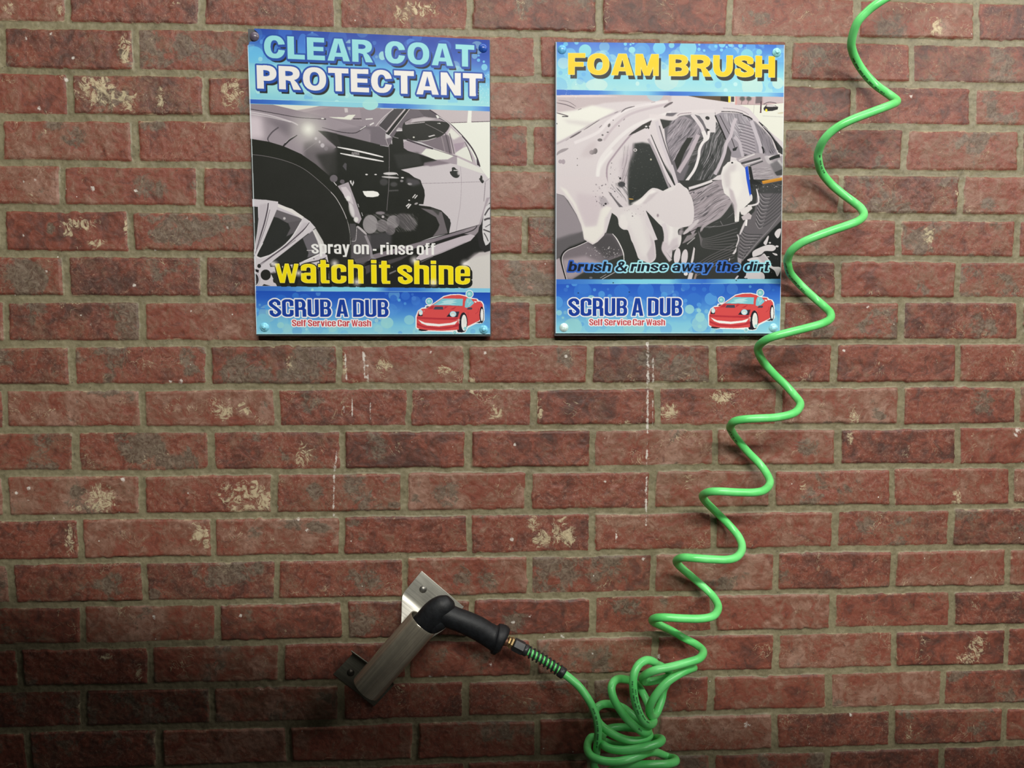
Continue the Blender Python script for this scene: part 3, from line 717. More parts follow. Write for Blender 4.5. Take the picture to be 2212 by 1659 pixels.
def print_clear_coat():
    A = Art(QUAD_L, *quad_size(QUAD_L)); A.buf[:] = .8
    Z1, Z2, Z3, Z4 = (530, 50, 8.193), (790, 50, 7.9), (530, 220, 7.9), (790, 220, 7.9)
    Z5, Z6, Z7, Z8 = (530, 420, 7.9), (790, 420, 7.9), (530, 610, 8.193), (790, 610, 7.9)
    # ---- photograph of a dark car
    A.at(0, 0, 1); A.poly([(500, 215), (1090, 232), (1090, 640), (500, 640)], (205, 202, 206))
    A.at(*Z4)
    A.poly([(1050, 120), (2300, 150), (2300, 345), (1450, 368), (1250, 270)], (196, 186, 190)); A.poly([(1750, 140), (1810, 140), (1800, 372), (1730, 378)], (236, 238, 230))
    A.poly([(1440, 368), (2300, 335), (2300, 1500), (2110, 1330), (1960, 1140), (1700, 640)], (232, 235, 226))
    A.line([(1450, 360), (1730, 352)], 10, (88, 68, 80)); A.line([(1806, 347), (2200, 334)], 11, (70, 55, 66))
    # engine bay / windscreen
    A.at(*Z3); A.poly([(800, 60), (2300, 100), (2300, 480), (2000, 440), (1390, 280), (850, 160)], (160, 148, 156), blur=.4)
    A.poly([(380, 40), (1290, 70), (900, 158), (460, 60)], (228, 230, 216)); A.poly([(860, 150), (1260, 85), (1450, 95), (1100, 160), (980, 190)], (176, 164, 170), blur=.6)
    A.poly([(1430, 262), (1690, 266), (1760, 226), (1882, 222), (1800, 316), (1640, 300), (1500, 280)], (232, 234, 222)); A.line([(1840, 292), (1950, 292), (2060, 288)], 16, (58, 52, 58)); A.line([(1960, 335), (2150, 300), (2300, 270)], 20, (225, 222, 222))
    A.poly([(1690, 110), (1745, 110), (1755, 180), (1700, 185)], (205, 198, 200), blur=.4)
    A.poly([(1330, 270), (1760, 310), (2150, 330), (2300, 560), (2000, 470)], (150, 140, 148), blur=1)
    A.at(*Z4); A.poly([(-100, 120), (480, 125), (180, 425), (-50, 440)], (150, 140, 148), blur=.5); A.poly([(225, 405), (470, 120), (670, 120), (345, 500)], (74, 71, 74), blur=.3)
    A.line([(165, 425), (300, 270), (475, 125)], 15, (200, 192, 196)); A.line([(0, 300), (120, 290)], 18, (228, 226, 224)); A.line([(70, 400), (140, 360)], 22, (225, 222, 222))
    A.poly([(-200, 430), (230, 420), (345, 505), (330, 640), (460, 600), (440, 700), (390, 760), (-200, 700)], (118, 110, 118), blur=.6)
    # roof, side glass
    A.poly([(745, 125), (1095, 140), (1260, 270), (1420, 420), (1000, 700), (460, 620), (400, 570)], (108, 101, 108)); A.poly([(900, 140), (1090, 142), (1240, 270), (1000, 250)], (92, 86, 92), blur=.5)
    A.poly([(345, 505), (660, 122), (755, 122), (405, 575), (345, 545)], (40, 41, 40)); A.line([(352, 520), (500, 330), (675, 124)], 24, (196, 186, 190)); A.line([(402, 572), (600, 320), (748, 126)], 11, (216, 208, 210))
    A.poly([(1440, 390), (1560, 500), (1700, 690), (1820, 900), (1900, 1100), (1560, 945), (1180, 800), (940, 690), (1330, 560)], (186, 174, 182)); A.poly([(940, 690), (1290, 580), (1420, 560), (1480, 900), (1190, 800)], (124, 114, 122), blur=.5)
    A.poly([(1450, 440), (1620, 590), (1500, 650), (1400, 560)], (226, 226, 218), blur=1.4); A.poly([(1500, 720), (1690, 690), (1650, 790), (1540, 865)], (168, 152, 166), blur=.8); A.poly([(1660, 790), (1740, 760), (1840, 1040), (1520, 900), (1550, 860)], (226, 228, 220), blur=.4)
    for x, c in ((1380, (70, 64, 70)), (1450, (70, 64, 70)), (1300, (165, 155, 160))): A.line([(x - 20, 540), (x + 20, 700), (x + 60, 890)], 18, c, .7, .4)
    A.line([(1090, 138), (1190, 205), (1290, 285), (1460, 400), (1660, 600), (1810, 790), (1900, 960), (1950, 1110)], 26, (66, 56, 66), taper=(.7, .8)); A.line([(1200, 230), (1320, 300), (1430, 380), (1640, 590)], 12, (228, 222, 224)); A.line([(1215, 235), (1240, 280)], 36, (232, 232, 228))
    A.line([(1690, 680), (1770, 850), (1830, 1040)], 14, (80, 70, 80), taper=(.6, .4)); A.poly([(1890, 960), (1940, 1060), (1955, 1110), (1900, 1080)], (62, 54, 62))
    # side of the body
    A.poly([(640, 650), (760, 685), (1560, 945), (1960, 1130), (2050, 1260), (2110, 1330), (2300, 1330), (2300, 2400), (2000, 2300), (1400, 2250), (900, 1700), (560, 1150), (640, 900)], (206, 199, 204))
    A.poly([(645, 700), (670, 672), (770, 690), (1565, 950), (1555, 1072), (1420, 1050), (1225, 1000), (950, 905), (720, 838), (655, 790)], (166, 155, 164)); A.poly([(1030, 800), (1270, 828), (1500, 930), (1400, 985), (1180, 990), (948, 888)], (229, 231, 222), blur=.5); A.poly([(1560, 950), (1960, 1135), (2030, 1240), (1560, 1080)], (222, 222, 216), blur=.4)
    A.line([(700, 652), (900, 720), (1150, 805)], 26, (72, 64, 72)); A.line([(1150, 805), (1560, 940)], 9, (95, 84, 94))
    A.poly([(1000, 1060), (1100, 1010), (1240, 1000), (1440, 1050), (1100, 1105)], (140, 128, 138), blur=1.2)
    # fender, hood
    A.at(*Z3); A.poly([(0, 20), (430, 40), (1400, 272), (2000, 450), (2133, 560), (2133, 700), (1600, 900), (1000, 1100), (500, 800), (0, 700)], (158, 148, 156))
    A.poly([(0, 20), (430, 40), (1390, 270), (1300, 300), (900, 265), (480, 190), (0, 110)], (150, 139, 148)); A.poly([(60, 220), (280, 250), (330, 640), (60, 640)], (214, 202, 210), blur=7); A.poly([(330, 260), (800, 350), (780, 620), (560, 470)], (118, 110, 118), .8, blur=6)
    A.poly([(1600, 470), (1960, 430), (2133, 480), (2133, 700), (1500, 560)], (140, 131, 139), blur=2)
    A.line([(60, 168), (420, 235), (780, 340), (900, 400)], 20, (216, 208, 214), .9, .5); A.line([(60, 200), (460, 272), (780, 350)], 10, (235, 230, 232), .8, .4)
    A.line([(70, 122), (500, 198), (900, 268), (1290, 296), (1370, 298)], 11, (58, 52, 58), taper=(1, .6)); A.ell(1320, 288, 26, 10, (240, 238, 236)); A.ell(1362, 297, 18, 10, (40, 36, 40))
    A.line([(570, 436), (470, 510), (405, 590), (385, 640), (410, 690)], 22, (92, 86, 92), taper=(1, .4)); A.line([(890, 570), (780, 635), (700, 705), (650, 760)], 30, (48, 47, 48), taper=(.3, .8)); A.line([(860, 575), (760, 632), (680, 705)], 8, (190, 182, 186))
    A.line([(1310, 440), (1600, 512), (1830, 537), (1940, 505), (2080, 405)], 13, (56, 50, 56), taper=(.5, .6)); A.line([(1960, 480), (2060, 415)], 10, (235, 232, 232))
    # dark lower body
    DARK = (40, 42, 38)
    A.poly([(1238, 492), (1400, 510), (2300, 735), (2300, 2400), (900, 2400), (1000, 1100), (1250, 960), (1560, 775)], DARK, blur=.4)
    A.poly([(1000, 700), (1200, 640), (1560, 790), (1480, 960), (1420, 1260), (1000, 980)], (112, 106, 110), blur=4); A.poly([(1330, 500), (1560, 545), (1640, 780), (1560, 772), (1400, 640)], (52, 52, 50), blur=1)
    A.poly([(1200, 900), (1560, 850), (1560, 1250), (1380, 1230)], (58, 58, 56), .9, blur=4)
    A.poly([(1240, 520), (1500, 750), (1300, 800), (1150, 700)], (150, 142, 148), .8, blur=5)
    A.line([(960, 885), (1080, 790), (1200, 705)], 8, (150, 142, 148), .8)
    A.at(*Z4); A.poly([(-100, 690), (380, 770), (440, 700), (460, 600), (640, 640), (652, 790), (720, 838), (950, 905), (1225, 1003), (1000, 1090), (600, 1160), (740, 1220), (830, 1290), (935, 1335), (965, 1420), (1000, 1500), (1010, 1600), (985, 1750), (-100, 1700)], DARK)
    A.poly([(470, 900), (900, 870), (980, 1080), (560, 1140)], (56, 57, 55), .9, 2.5); A.poly([(1000, 1040), (1230, 1000), (1440, 1052), (980, 1100)], (132, 121, 130), .9, 1)
    A.at(*Z6); A.poly([(-300, -200), (1000, -60), (1005, 20), (905, 185), (1100, 210), (1290, 275), (1400, 380), (1455, 490), (1430, 590), (1425, 665), (1140, 730), (780, 860), (-300, 1300)], DARK)
    A.poly([(940, 235), (1120, 262), (1300, 300), (1400, 660), (1140, 725), (1230, 600), (1260, 520), (1200, 390)], (112, 106, 110), blur=.5); A.poly([(1100, 230), (1270, 280), (1240, 360)], (70, 70, 68), blur=1); A.poly([(1310, 300), (1440, 430), (1450, 520), (1420, 660), (1380, 560)], (50, 51, 50), blur=.4)
    for x, y, r, c in ((80, 510, 128, 168), (280, 535, 105, 128), (470, 470, 110, 150), (420, 610, 85, 118)): A.ell(x, y, r, r * (1.25 if x == 80 else 1.02), (c, c - 6, c - 2), .85, .5)
    A.ell(690, 470, 190, 130, (98, 94, 97), .8, 1.5, 30); A.ell(250, 318, 80, 26, (160, 150, 158), .8, .8); A.ell(295, 382, 22, 22, (200, 194, 196))
    A.streaks([(0, 340), (900, 330), (880, 620), (0, 680)], 40, (175, 170, 172), .45, 1.2, 3, 1)
    A.poly([(0, 690), (360, 640), (440, 700), (440, 850), (0, 1000)], (78, 76, 80), .8, 2.5)
    # door seams, handles
    A.at(*Z4)
    A.line([(330, 545), (340, 640), (398, 780), (402, 1100), (396, 1400), (375, 1680), (360, 1860)], 9, (118, 112, 116)); A.line([(340, 560), (350, 650), (395, 770)], 7, (200, 192, 196)); A.line([(445, 660), (445, 725)], 13, (205, 200, 204))
    A.line([(960, 1392), (1500, 1382), (2030, 1362)], 7, (150, 141, 148)); A.line([(1615, 1110), (1630, 1300), (1620, 1700), (1560, 2100), (1540, 2240)], 7, (168, 158, 166)); A.line([(2040, 1370), (2032, 1500), (2015, 1700)], 10, (128, 118, 126)); A.line([(2040, 1365), (2140, 1290)], 9, (160, 150, 158))
    A.poly([(1436, 1195), (1470, 1180), (1472, 1130), (1510, 1118), (1545, 1150), (1575, 1170), (1605, 1250), (1565, 1300), (1500, 1290), (1450, 1240)], (52, 54, 52), sm=True); A.line([(1500, 1172), (1580, 1172)], 14, (215, 210, 212)); A.ell(1590, 1215, 28, 40, (205, 198, 202), .9, 1)
    A.poly([(1936, 1320), (1952, 1300), (1960, 1262), (1985, 1266), (1995, 1310), (2015, 1350), (2005, 1385), (1980, 1388)], (50, 51, 50), sm=True); A.ell(2005, 1320, 16, 24, (210, 205, 208), .9, .6)
    # grille vents, reflections
    A.at(0, 0, 1)
    A.line([(729, 318), (780, 328), (828, 339.5)], 3.4, (240, 238, 238), taper=(.5, .6)); A.line([(735, 331.5), (780, 340), (829, 349)], 3.4, (236, 234, 234), taper=(.5, .6))
    A.poly([(760, 328.5), (776, 329.5), (777, 336), (759, 334)], (120, 116, 118)); A.speckle([(760, 329), (776, 335)], 16, .4, 1.2, (225, 222, 222), seed=3)
    A.poly([(783.5, 413), (806, 412.5), (816, 415), (819.5, 420), (817, 424), (806, 426), (792, 425.5), (787, 421)], (244, 244, 240)); 
    A.at(*Z4)
    A.ell(420, 1226, 120, 24, (222, 218, 220), .95, .5); A.ell(420, 1290, 150, 16, (216, 212, 214), .9, .5, 4); A.line([(525, 1220), (555, 1255)], 10, (230, 226, 226)); A.ell(628, 1296, 24, 12, (225, 222, 222)); A.ell(15, 1242, 22, 12, (230, 228, 228)); A.ell(170, 1242, 22, 10, (225, 222, 222)); A.ell(615, 1352, 28, 20, (150, 146, 150), .9, .5); A.ell(755, 1402, 40, 20, (236, 234, 234), .95, .6, 8)
    A.poly([(700, 1300), (900, 1330), (940, 1400), (800, 1440), (690, 1380)], (96, 92, 98), .7, 2); A.ell(310, 1370, 70, 60, (74, 73, 74), .9, 1); A.ell(480, 1410, 60, 40, (80, 79, 80), .9, 1); A.line([(390, 1520), (480, 1515), (560, 1512)], 22, (100, 98, 100), .8, .8)
    for p in ([(800, 1640), (850, 1580)], [(835, 1650), (882, 1595)]): A.line(p, 17, (225, 222, 222))
    A.at(*Z6)
    for p in ([(690, 205), (745, 160)], [(715, 238), (772, 168)]): A.line(p, 22, (225, 222, 222))
    A.ell(742, 100, 16, 9, (225, 222, 222)); A.ell(862, 158, 32, 16, (190, 184, 188), .9, .4, -20)
    # sill, rear wheel and ground
    A.poly([(1420, 665), (1950, 512), (2112, 560), (2200, 900), (2200, 1700), (0, 1700), (-300, 1450), (-300, 1250), (780, 850)], (38, 39, 37))
    A.poly([(780, 850), (1420, 682), (1955, 515), (1945, 545), (1880, 600), (1200, 800), (860, 915), (300, 1060), (-260, 1220), (-260, 1130)], (134, 125, 133), blur=.3); A.poly([(1720, 600), (1940, 530), (1920, 640), (1870, 700), (1650, 670)], (150, 141, 148), blur=.5)
    A.line([(300, 1090), (900, 915), (1350, 760), (1800, 625), (1900, 540)], 16, (48, 45, 48)); A.line([(-200, 1210), (300, 1085), (860, 925)], 22, (32, 32, 32))
    A.poly([(860, 1090), (1000, 950), (1230, 850), (1620, 720), (1790, 680), (1868, 705), (1790, 790), (1300, 1000), (910, 1140)], (196, 186, 194)); A.line([(900, 1142), (1300, 985), (1700, 820)], 9, (150, 145, 150), .9); A.line([(870, 1190), (1150, 1060)], 10, (120, 116, 120))
    A.poly([(-250, 1500), (-100, 1220), (360, 1130), (760, 1020), (600, 1120), (380, 1200), (200, 1260)], (84, 80, 84), .9, .8); A.line([(370, 1368), (520, 1302)], 26, (120, 118, 120)); A.line([(420, 1275), (455, 1238)], 13, (235, 235, 235))
    A.poly([(1600, 1700), (1540, 1280), (1700, 1160), (1860, 1040), (1940, 990), (2030, 985), (2200, 900), (2200, 1700)], (212, 209, 206), blur=1); A.poly([(1700, 1130), (1860, 1000), (2112, 950), (2112, 1020), (1900, 1060)], (186, 176, 180), .6, 2)
    A.poly([(1900, 700), (1950, 560), (2000, 400), (2060, 200), (2200, 60), (2200, 940), (2030, 990), (1940, 900)], (46, 45, 46), blur=.4); A.poly([(2200, 40), (2110, 70), (2030, 260), (1960, 520), (1930, 520), (2010, 250), (2060, 60)], (172, 162, 170), blur=.5)
    A.poly([(2200, 150), (2100, 165), (2050, 210), (2015, 330), (1995, 480), (1990, 640), (2010, 780), (2045, 875), (2090, 850), (2200, 700)], (214, 211, 214), blur=.3)
    for p, w in (([(2030, 360), (2090, 260), (2140, 220)], 26), ([(2020, 440), (2080, 415), (2150, 410)], 34), ([(2005, 600), (2060, 620), (2140, 650)], 24), ([(2020, 660), (2060, 730), (2090, 800)], 18), ([(2040, 560), (2140, 500)], 14)): A.line(p, w, (70, 66, 70), .9, .3)
    # mirror
    A.at(*Z4); A.poly([(470, 610), (520, 520), (640, 500), (720, 640), (600, 640), (520, 620)], DARK); A.poly([(518, 485), (560, 440), (620, 455), (645, 485), (600, 505)], (178, 170, 176)); A.line([(525, 494), (635, 488)], 14, (236, 234, 234)); A.line([(470, 598), (560, 625)], 12, (150, 145, 148))
    A.poly([(625, 440), (665, 345), (790, 285), (1000, 255), (1230, 285), (1390, 360), (1430, 425), (1330, 560), (1180, 625), (900, 672), (720, 630), (640, 530)], (46, 47, 44), sm=True); A.poly([(668, 350), (780, 288), (1000, 254), (1240, 284), (1390, 352), (1290, 335), (1080, 325), (860, 346), (672, 388)], (160, 150, 157)); A.poly([(800, 300), (1000, 268), (1200, 296), (1100, 322), (860, 342), (760, 360)], (205, 198, 202), .8, 1.2); A.line([(680, 388), (860, 366), (1010, 350)], 11, (200, 192, 196))
    A.line([(1020, 378), (1180, 455), (1330, 535)], 10, (125, 120, 122)); A.poly([(1065, 590), (1170, 562), (1190, 575), (1085, 605)], (214, 209, 210)); A.poly([(1210, 370), (1270, 362), (1280, 380)], (228, 226, 224)); A.ell(820, 607, 17, 12, (225, 224, 214)); A.line([(880, 672), (1050, 660), (1210, 612)], 10, (205, 200, 200), taper=(.3, .3))
    # tyre and arch
    A.at(*Z3); A.poly([(-50, 630), (95, 632), (400, 682), (650, 757), (950, 890), (1200, 1065), (1400, 1235), (1590, 1430), (1700, 1620), (1850, 1940), (1900, 2160), (1880, 2600), (1790, 2800), (-50, 2800)], (42, 44, 39)); A.poly([(-50, 860), (110, 900), (600, 985), (1000, 1150), (1300, 1390), (1480, 1560), (1680, 1900), (1780, 2200), (1800, 2500), (1780, 3200), (-50, 3200)], (46, 47, 44), .9, .6)
    A.line([(110, 900), (350, 930), (620, 990), (850, 1070), (1050, 1180), (1300, 1385), (1460, 1540)], 9, (122, 117, 119)); A.line([(1460, 1540), (1560, 1660), (1690, 1900), (1770, 2150), (1795, 2440)], 12, (196, 190, 192)); A.line([(1730, 2000), (1780, 2250), (1790, 2500)], 12, (70, 72, 68))
    A.line([(1462, 1310), (1510, 1370), (1560, 1430)], 12, (225, 222, 224)); A.ell(1510, 1310, 66, 62, (112, 106, 112)); A.ell(1655, 1363, 40, 36, (104, 98, 104)); A.poly([(1660, 1100), (1700, 1040), (1730, 1060), (1725, 1180)], (86, 84, 88))
    for p in ([(1780, 1350), (1810, 1340), (1820, 1420), (1800, 1400)], [(1820, 1420), (1845, 1340), (1858, 1380), (1830, 1440)]): A.poly(p, (225, 222, 224))
    A.poly([(1575, 1440), (1760, 1370), (1870, 1660), (1985, 2000), (1940, 2080), (1880, 2060), (1820, 1900), (1740, 1680), (1660, 1560)], (176, 167, 175)); A.poly([(1630, 1460), (1720, 1450), (1800, 1560), (1850, 1760), (1700, 1640)], (212, 204, 210)); A.ell(1755, 1650, 38, 46, (236, 234, 234), .95, .6); A.ell(1815, 1850, 40, 130, (226, 222, 224), .9, 1, -14)
    A.ell(1890, 2010, 40, 44, (236, 234, 232), .9, .7)
    for p in ([(1920, 1740), (1940, 1800)], [(1985, 1890), (2005, 1950)]): A.line(p, 20, (215, 212, 214), taper=(.4, .4))
    A.at(*Z5); A.poly([(1780, 500), (1885, 500), (1890, 700), (1800, 760)], (86, 83, 86), .9, .5); A.poly([(1810, 760), (1890, 690), (1905, 545), (2070, 690), (2133, 700), (2133, 1100), (1960, 1240), (1800, 1140)], (98, 94, 98), .9, 1); A.line([(1900, 545), (1895, 690), (1880, 790), (1815, 800)], 10, (190, 184, 188)); A.line([(1910, 545), (1980, 600), (2070, 685)], 38, (190, 184, 188), taper=(.6, .5)); A.line([(2050, 700), (2133, 900), (2160, 1060), (2240, 1130)], 44, (150, 144, 150)); A.line([(1950, 1250), (2133, 1185)], 18, (25, 26, 25))
    # wheel
    A.ell(130, 1430, 1300, 1352, (205, 198, 206)); A.ell(130, 1430, 1308, 1360, (120, 112, 122), .0)
    A.ell(150, 1470, 1215, 1262, (50, 52, 50)); A.poly([(500, 250), (990, 420), (960, 470), (720, 490), (560, 400), (470, 380)], (108, 104, 108), blur=.5); A.poly([(730, 480), (960, 440), (860, 640), (700, 720), (770, 580)], (98, 94, 98), blur=.5); A.poly([(980, 750), (1150, 620), (1260, 850), (1280, 1000), (1060, 1080), (1080, 1000)], (112, 108, 114), blur=.5); A.ell(668, 410, 22, 22, (200, 196, 198)); A.line([(1050, 955), (1180, 955)], 12, (205, 200, 202))
    A.poly([(560, 170), (800, 250), (1000, 385), (970, 425), (780, 310), (555, 215)], (232, 228, 226), blur=.3); A.poly([(1150, 620), (1200, 580), (1330, 800), (1390, 1000), (1280, 980), (1230, 800)], (230, 227, 226), .9, .5)
    SP = (214, 208, 214)
    A.poly([(60, 95), (340, 92), (562, 125), (548, 240), (430, 520), (300, 830), (195, 1050), (260, 1080), (420, 1030), (640, 890), (800, 720), (920, 520), (990, 382), (1105, 460), (1200, 568), (1000, 722), (700, 960), (480, 1130), (415, 1190), (430, 1240), (540, 1240), (900, 1180), (1270, 1005), (1395, 1030), (1422, 1180), (1200, 1330), (800, 1330), (480, 1320), (430, 1340), (540, 1560), (560, 1640), (60, 1640), (60, 1240), (145, 1230), (150, 960), (200, 660), (225, 440), (215, 180), (60, 190)], SP)
    A.poly([(240, 180), (380, 150), (330, 500), (200, 900), (170, 900), (220, 600)], (188, 180, 188), .6, 1.5); A.poly([(1000, 480), (1100, 490), (900, 720), (600, 960), (500, 980), (800, 760)], (192, 184, 192), .6, 1.5)
    A.line([(395, 140), (380, 260), (330, 480), (270, 680), (190, 940)], 22, (82, 74, 82), taper=(.8, .3)); A.line([(370, 150), (405, 150), (400, 300)], 7, (240, 236, 240)); A.line([(420, 260), (330, 600), (190, 960), (150, 1060)], 10, (120, 112, 120))
    A.line([(1100, 480), (1010, 590), (860, 730), (640, 920), (400, 1090), (250, 1190)], 20, (84, 76, 84), taper=(.9, .4)); A.line([(1080, 470), (1105, 480), (1000, 630)], 7, (240, 236, 240)); A.line([(860, 780), (560, 990), (270, 1200)], 9, (120, 112, 120))
    A.line([(300, 830), (196, 1040), (250, 1085), (420, 1035), (640, 890), (800, 720), (950, 470)], 12, (240, 238, 240)); A.line([(1380, 1080), (1250, 1130), (1000, 1180)], 22, (70, 66, 72), taper=(.6, .5)); A.line([(1000, 1140), (1250, 1030)], 14, (244, 242, 244)); A.ell(1172, 1098, 9, 9, (30, 30, 30))
    A.ell(350, 1374, 88, 92, (44, 45, 42)); A.ell(238, 1222, 32, 36, (50, 50, 50)); A.poly([(420, 1170), (520, 1200), (540, 1240), (440, 1235)], (50, 50, 48), blur=.3); A.poly([(470, 1450), (540, 1410), (620, 1500), (640, 1560), (560, 1540), (480, 1500)], (50, 52, 48)); A.line([(425, 1340), (540, 1330)], 18, (150, 142, 150)); A.poly([(160, 1270), (235, 1290), (225, 1340), (165, 1310)], (36, 34, 36))
    A.ell(150, 1452, 108, 128, (190, 184, 192)); A.ell(148, 1452, 92, 116, (225, 222, 226)); A.ell(146, 1452, 84, 108, (58, 56, 60)); A.ell(140, 1455, 52, 72, (112, 108, 114)); A.line([(165, 1480), (185, 1490), (170, 1510), (190, 1520)], 8, (235, 235, 235), sm=False); A.poly([(290, 1560), (320, 1530), (430, 1560)], (40, 40, 40))
    A.poly([(1160, 1210), (1200, 1560), (1275, 1560), (1370, 1200)], (120, 115, 120), .8, 1); A.line([(1375, 1310), (1385, 1520)], 22, (214, 210, 214))
    # flare
    A.at(*Z3); A.glow(1075, 470, 430, (222, 222, 212), .9, 1.6); A.glow(1075, 470, 150, (244, 244, 236), .95, 1.2); A.ell(1205, 628, 24, 24, (214, 208, 212), .8, .4); A.ell(1270, 685, 15, 24, (214, 208, 212), .8, .3); A.ell(1318, 746, 34, 36, (206, 200, 206), .85, .4); A.ell(1380, 800, 34, 34, (150, 144, 150), .6, .5)
    A.at(0, 0, 1); A.buf += (A.rng.random(A.buf.shape[:2]).astype(np.float32)[..., None] - .5) * .035
    # ---- blue header
    A.grad([(500, 40), (1090, 60), (1090, 241.5), (800, 233), (500, 223.3)], [(0, (46, 74, 168)), (.22, (58, 98, 190)), (.42, (95, 170, 226)), (.6, (140, 212, 230)), (.85, (162, 224, 228)), (1, (140, 210, 228))], [(795, 74), (789, 232)])
    hb = [(500, 40), (1090, 60), (1090, 241.5), (800, 233), (500, 223.3)]
    A.bubbles([(500, 60), (1090, 85), (1090, 120), (500, 100)], 26, 4, 24, 3, BLUES, (.12, .4)); A.bubbles([(500, 95), (1090, 110), (1090, 225), (500, 210)], 60, 3, 22, 8, CYANS, (.2, .55))
    A.at(*Z1); A.ell(150, 560, 170, 150, (110, 195, 238), .8); A.ell(268, 640, 40, 40, (160, 222, 235), .8); A.ell(285, 330, 30, 42, (95, 160, 232), .8); A.ell(1620, 1400, 40, 40, (175, 232, 236)); A.ell(1795, 1290, 38, 38, (175, 232, 232)); A.ell(1185, 172, 22, 16, (85, 135, 215)); A.ell(230, 1210, 40, 44, (185, 235, 232), .8); A.ell(1020, 380, 90, 190, (80, 145, 230), .6)
    A.at(*Z2); A.ell(768, 330, 70, 62, (80, 130, 215), .9); A.ell(285, 560, 60, 75, (165, 222, 222), .9); A.ell(2025, 755, 52, 56, (130, 205, 232), .9); A.ell(2015, 660, 20, 20, (120, 200, 235)); A.ell(1925, 635, 28, 28, (105, 185, 232)); A.ell(1928, 553, 20, 18, (100, 175, 230)); A.ell(1330, 400, 130, 110, (70, 120, 210), .6)
    A.at(0, 0, 1); A.grad([(500, 213.2), (640, 217.5), (800, 222.5), (1090, 231.5), (1090, 242), (500, 222.5)], [(0, (55, 98, 195)), (.16, (70, 130, 212)), (.3, (145, 212, 232)), (.48, (140, 210, 228)), (.55, (62, 112, 205)), (.64, (70, 130, 215)), (.78, (145, 212, 230)), (.92, (120, 190, 230)), (1, (75, 130, 215))], [(540, 218), (1058, 236)])
    A.ell(800, 226, 17, 12, (165, 224, 224)); A.line([(500, 212.6), (640, 217), (800, 222), (1090, 231)], 1.2, (178, 232, 232), .9)
    # ---- blue footer
    A.grad([(500, 617.5), (1090, 623.3), (1090, 740), (500, 740)], [(0, (34, 80, 188)), (.25, (46, 100, 205)), (.55, (85, 155, 228)), (.8, (130, 205, 236)), (1, (150, 218, 236))], [(800, 625), (800, 722)])
    A.bubbles([(540, 632), (1070, 632), (1070, 722), (540, 722)], 60, 2.5, 20, 21, BLUES, (.15, .45)); A.bubbles([(540, 668), (1070, 668), (1070, 722), (540, 722)], 46, 4, 22, 22, CYANS, (.3, .65))
    A.at(*Z7); A.ell(390, 445, 44, 40, (85, 165, 238)); A.ell(205, 490, 40, 38, (95, 175, 240)); A.ell(310, 700, 130, 145, (130, 205, 235), .8); A.ell(625, 758, 62, 54, (155, 220, 228)); A.ell(1083, 830, 22, 22, (170, 228, 238)); A.ell(890, 240, 60, 56, (55, 120, 215)); A.ell(1050, 300, 110, 95, (52, 112, 212), .8); A.ell(630, 280, 100, 60, (52, 115, 215), .8)
    A.at(*Z8); A.ell(678, 230, 76, 70, (55, 112, 212)); A.ell(475, 270, 60, 56, (58, 115, 212)); A.ell(822, 272, 40, 38, (72, 130, 220)); A.ell(570, 303, 26, 26, (95, 175, 235)); A.ell(672, 362, 24, 24, (80, 150, 228)); A.ell(365, 690, 108, 96, (160, 222, 226), .85); A.ell(1000, 287, 38, 38, (60, 120, 215)); A.ell(745, 640, 90, 80, (155, 220, 228), .7)
    A.at(0, 0, 1); A.grad([(500, 617.5), (1090, 623.3), (1090, 632), (800, 629.8), (500, 628)], [(0, (62, 115, 205)), (.12, (70, 130, 215)), (.28, (130, 212, 240)), (.5, (135, 215, 240)), (.56, (60, 115, 210)), (.68, (68, 130, 215)), (.8, (130, 205, 238)), (1, (135, 205, 238))], [(553, 622), (1058, 627)]); A.line([(640, 629), (800, 629.6), (1090, 631.5)], 1, (170, 228, 240), .7); A.ell(675, 626, 3.2, 3, (160, 232, 238)); A.line([(500, 721), (800, 721), (1090, 721)], 1.8, (185, 232, 240), .8)
    logo_car(A, *Z8)
    # ---- lettering
    A.at(0, 0, 1)
    BL, DKS = (46, 84, 172), (44, 46, 46)
    A.text('CLEAR COAT', (571.3, 125.4), (1024.9, 145.4), 47.6, 'black', [(1.2, 1, 5.6, 7.6, DKS), (3.4, 3, 1.5, 2.4, BL), (3.6, 3, 0, 0, BL), (0, 0, 0, 0, (152, 221, 228))], gap=.1, space=.42)
    A.text('PROTECTANT', (555.8, 191.4), (1042, 208.8), 49.2, 'black', [(1.2, 1, 6.2, 8.2, DKS), (3.4, 3, 1.5, 2.4, BL), (3.6, 3, 0, 0, BL), (0, 0, 0, 0, (238, 236, 234))], gap=.09)
    A.text('spray on - rinse off', (673.6, 547.8), (940.6, 551), 26.6, 'impact', [(0, 0, 0, 0, (242, 242, 240))], gap=.075, space=.2)
    A.text('watch it shine', (595.4, 610.6), (1014.7, 614.3), 52, 'impact', [(3, 3, 3.2, 6.0, (38, 40, 36)), (3, 3, 0, 0, (34, 34, 26)), (.9, 0, 0, 0, (255, 246, 130)), (0, 0, 0, 0, (250, 230, 26))], gap=.085, space=.2)
    slogan(A, ((583, 683.9), (839.4, 684.6), 38.5), ((631.3, 704.7), (801.6, 705.2), 14.4))
    for x, y, r in ((593, 571, 12), (645, 590, 11), (723, 569, 13), (771, 609, 13), (895, 562, 14), (936, 610, 13), (1004, 570, 14), (588, 569, 7)): A.glow(x, y, r, (246, 240, 240), .95, 1.3)
    A.speckle([(1030, 160), (1056, 225)], 70, .3, 1.4, (225, 245, 246), .7, 4)  # pale specks: glare on the header painted into the print colours
    A.line([(534, 61), (548, 430), (554, 722)], 1.6, (225, 236, 240), .9)
    return A

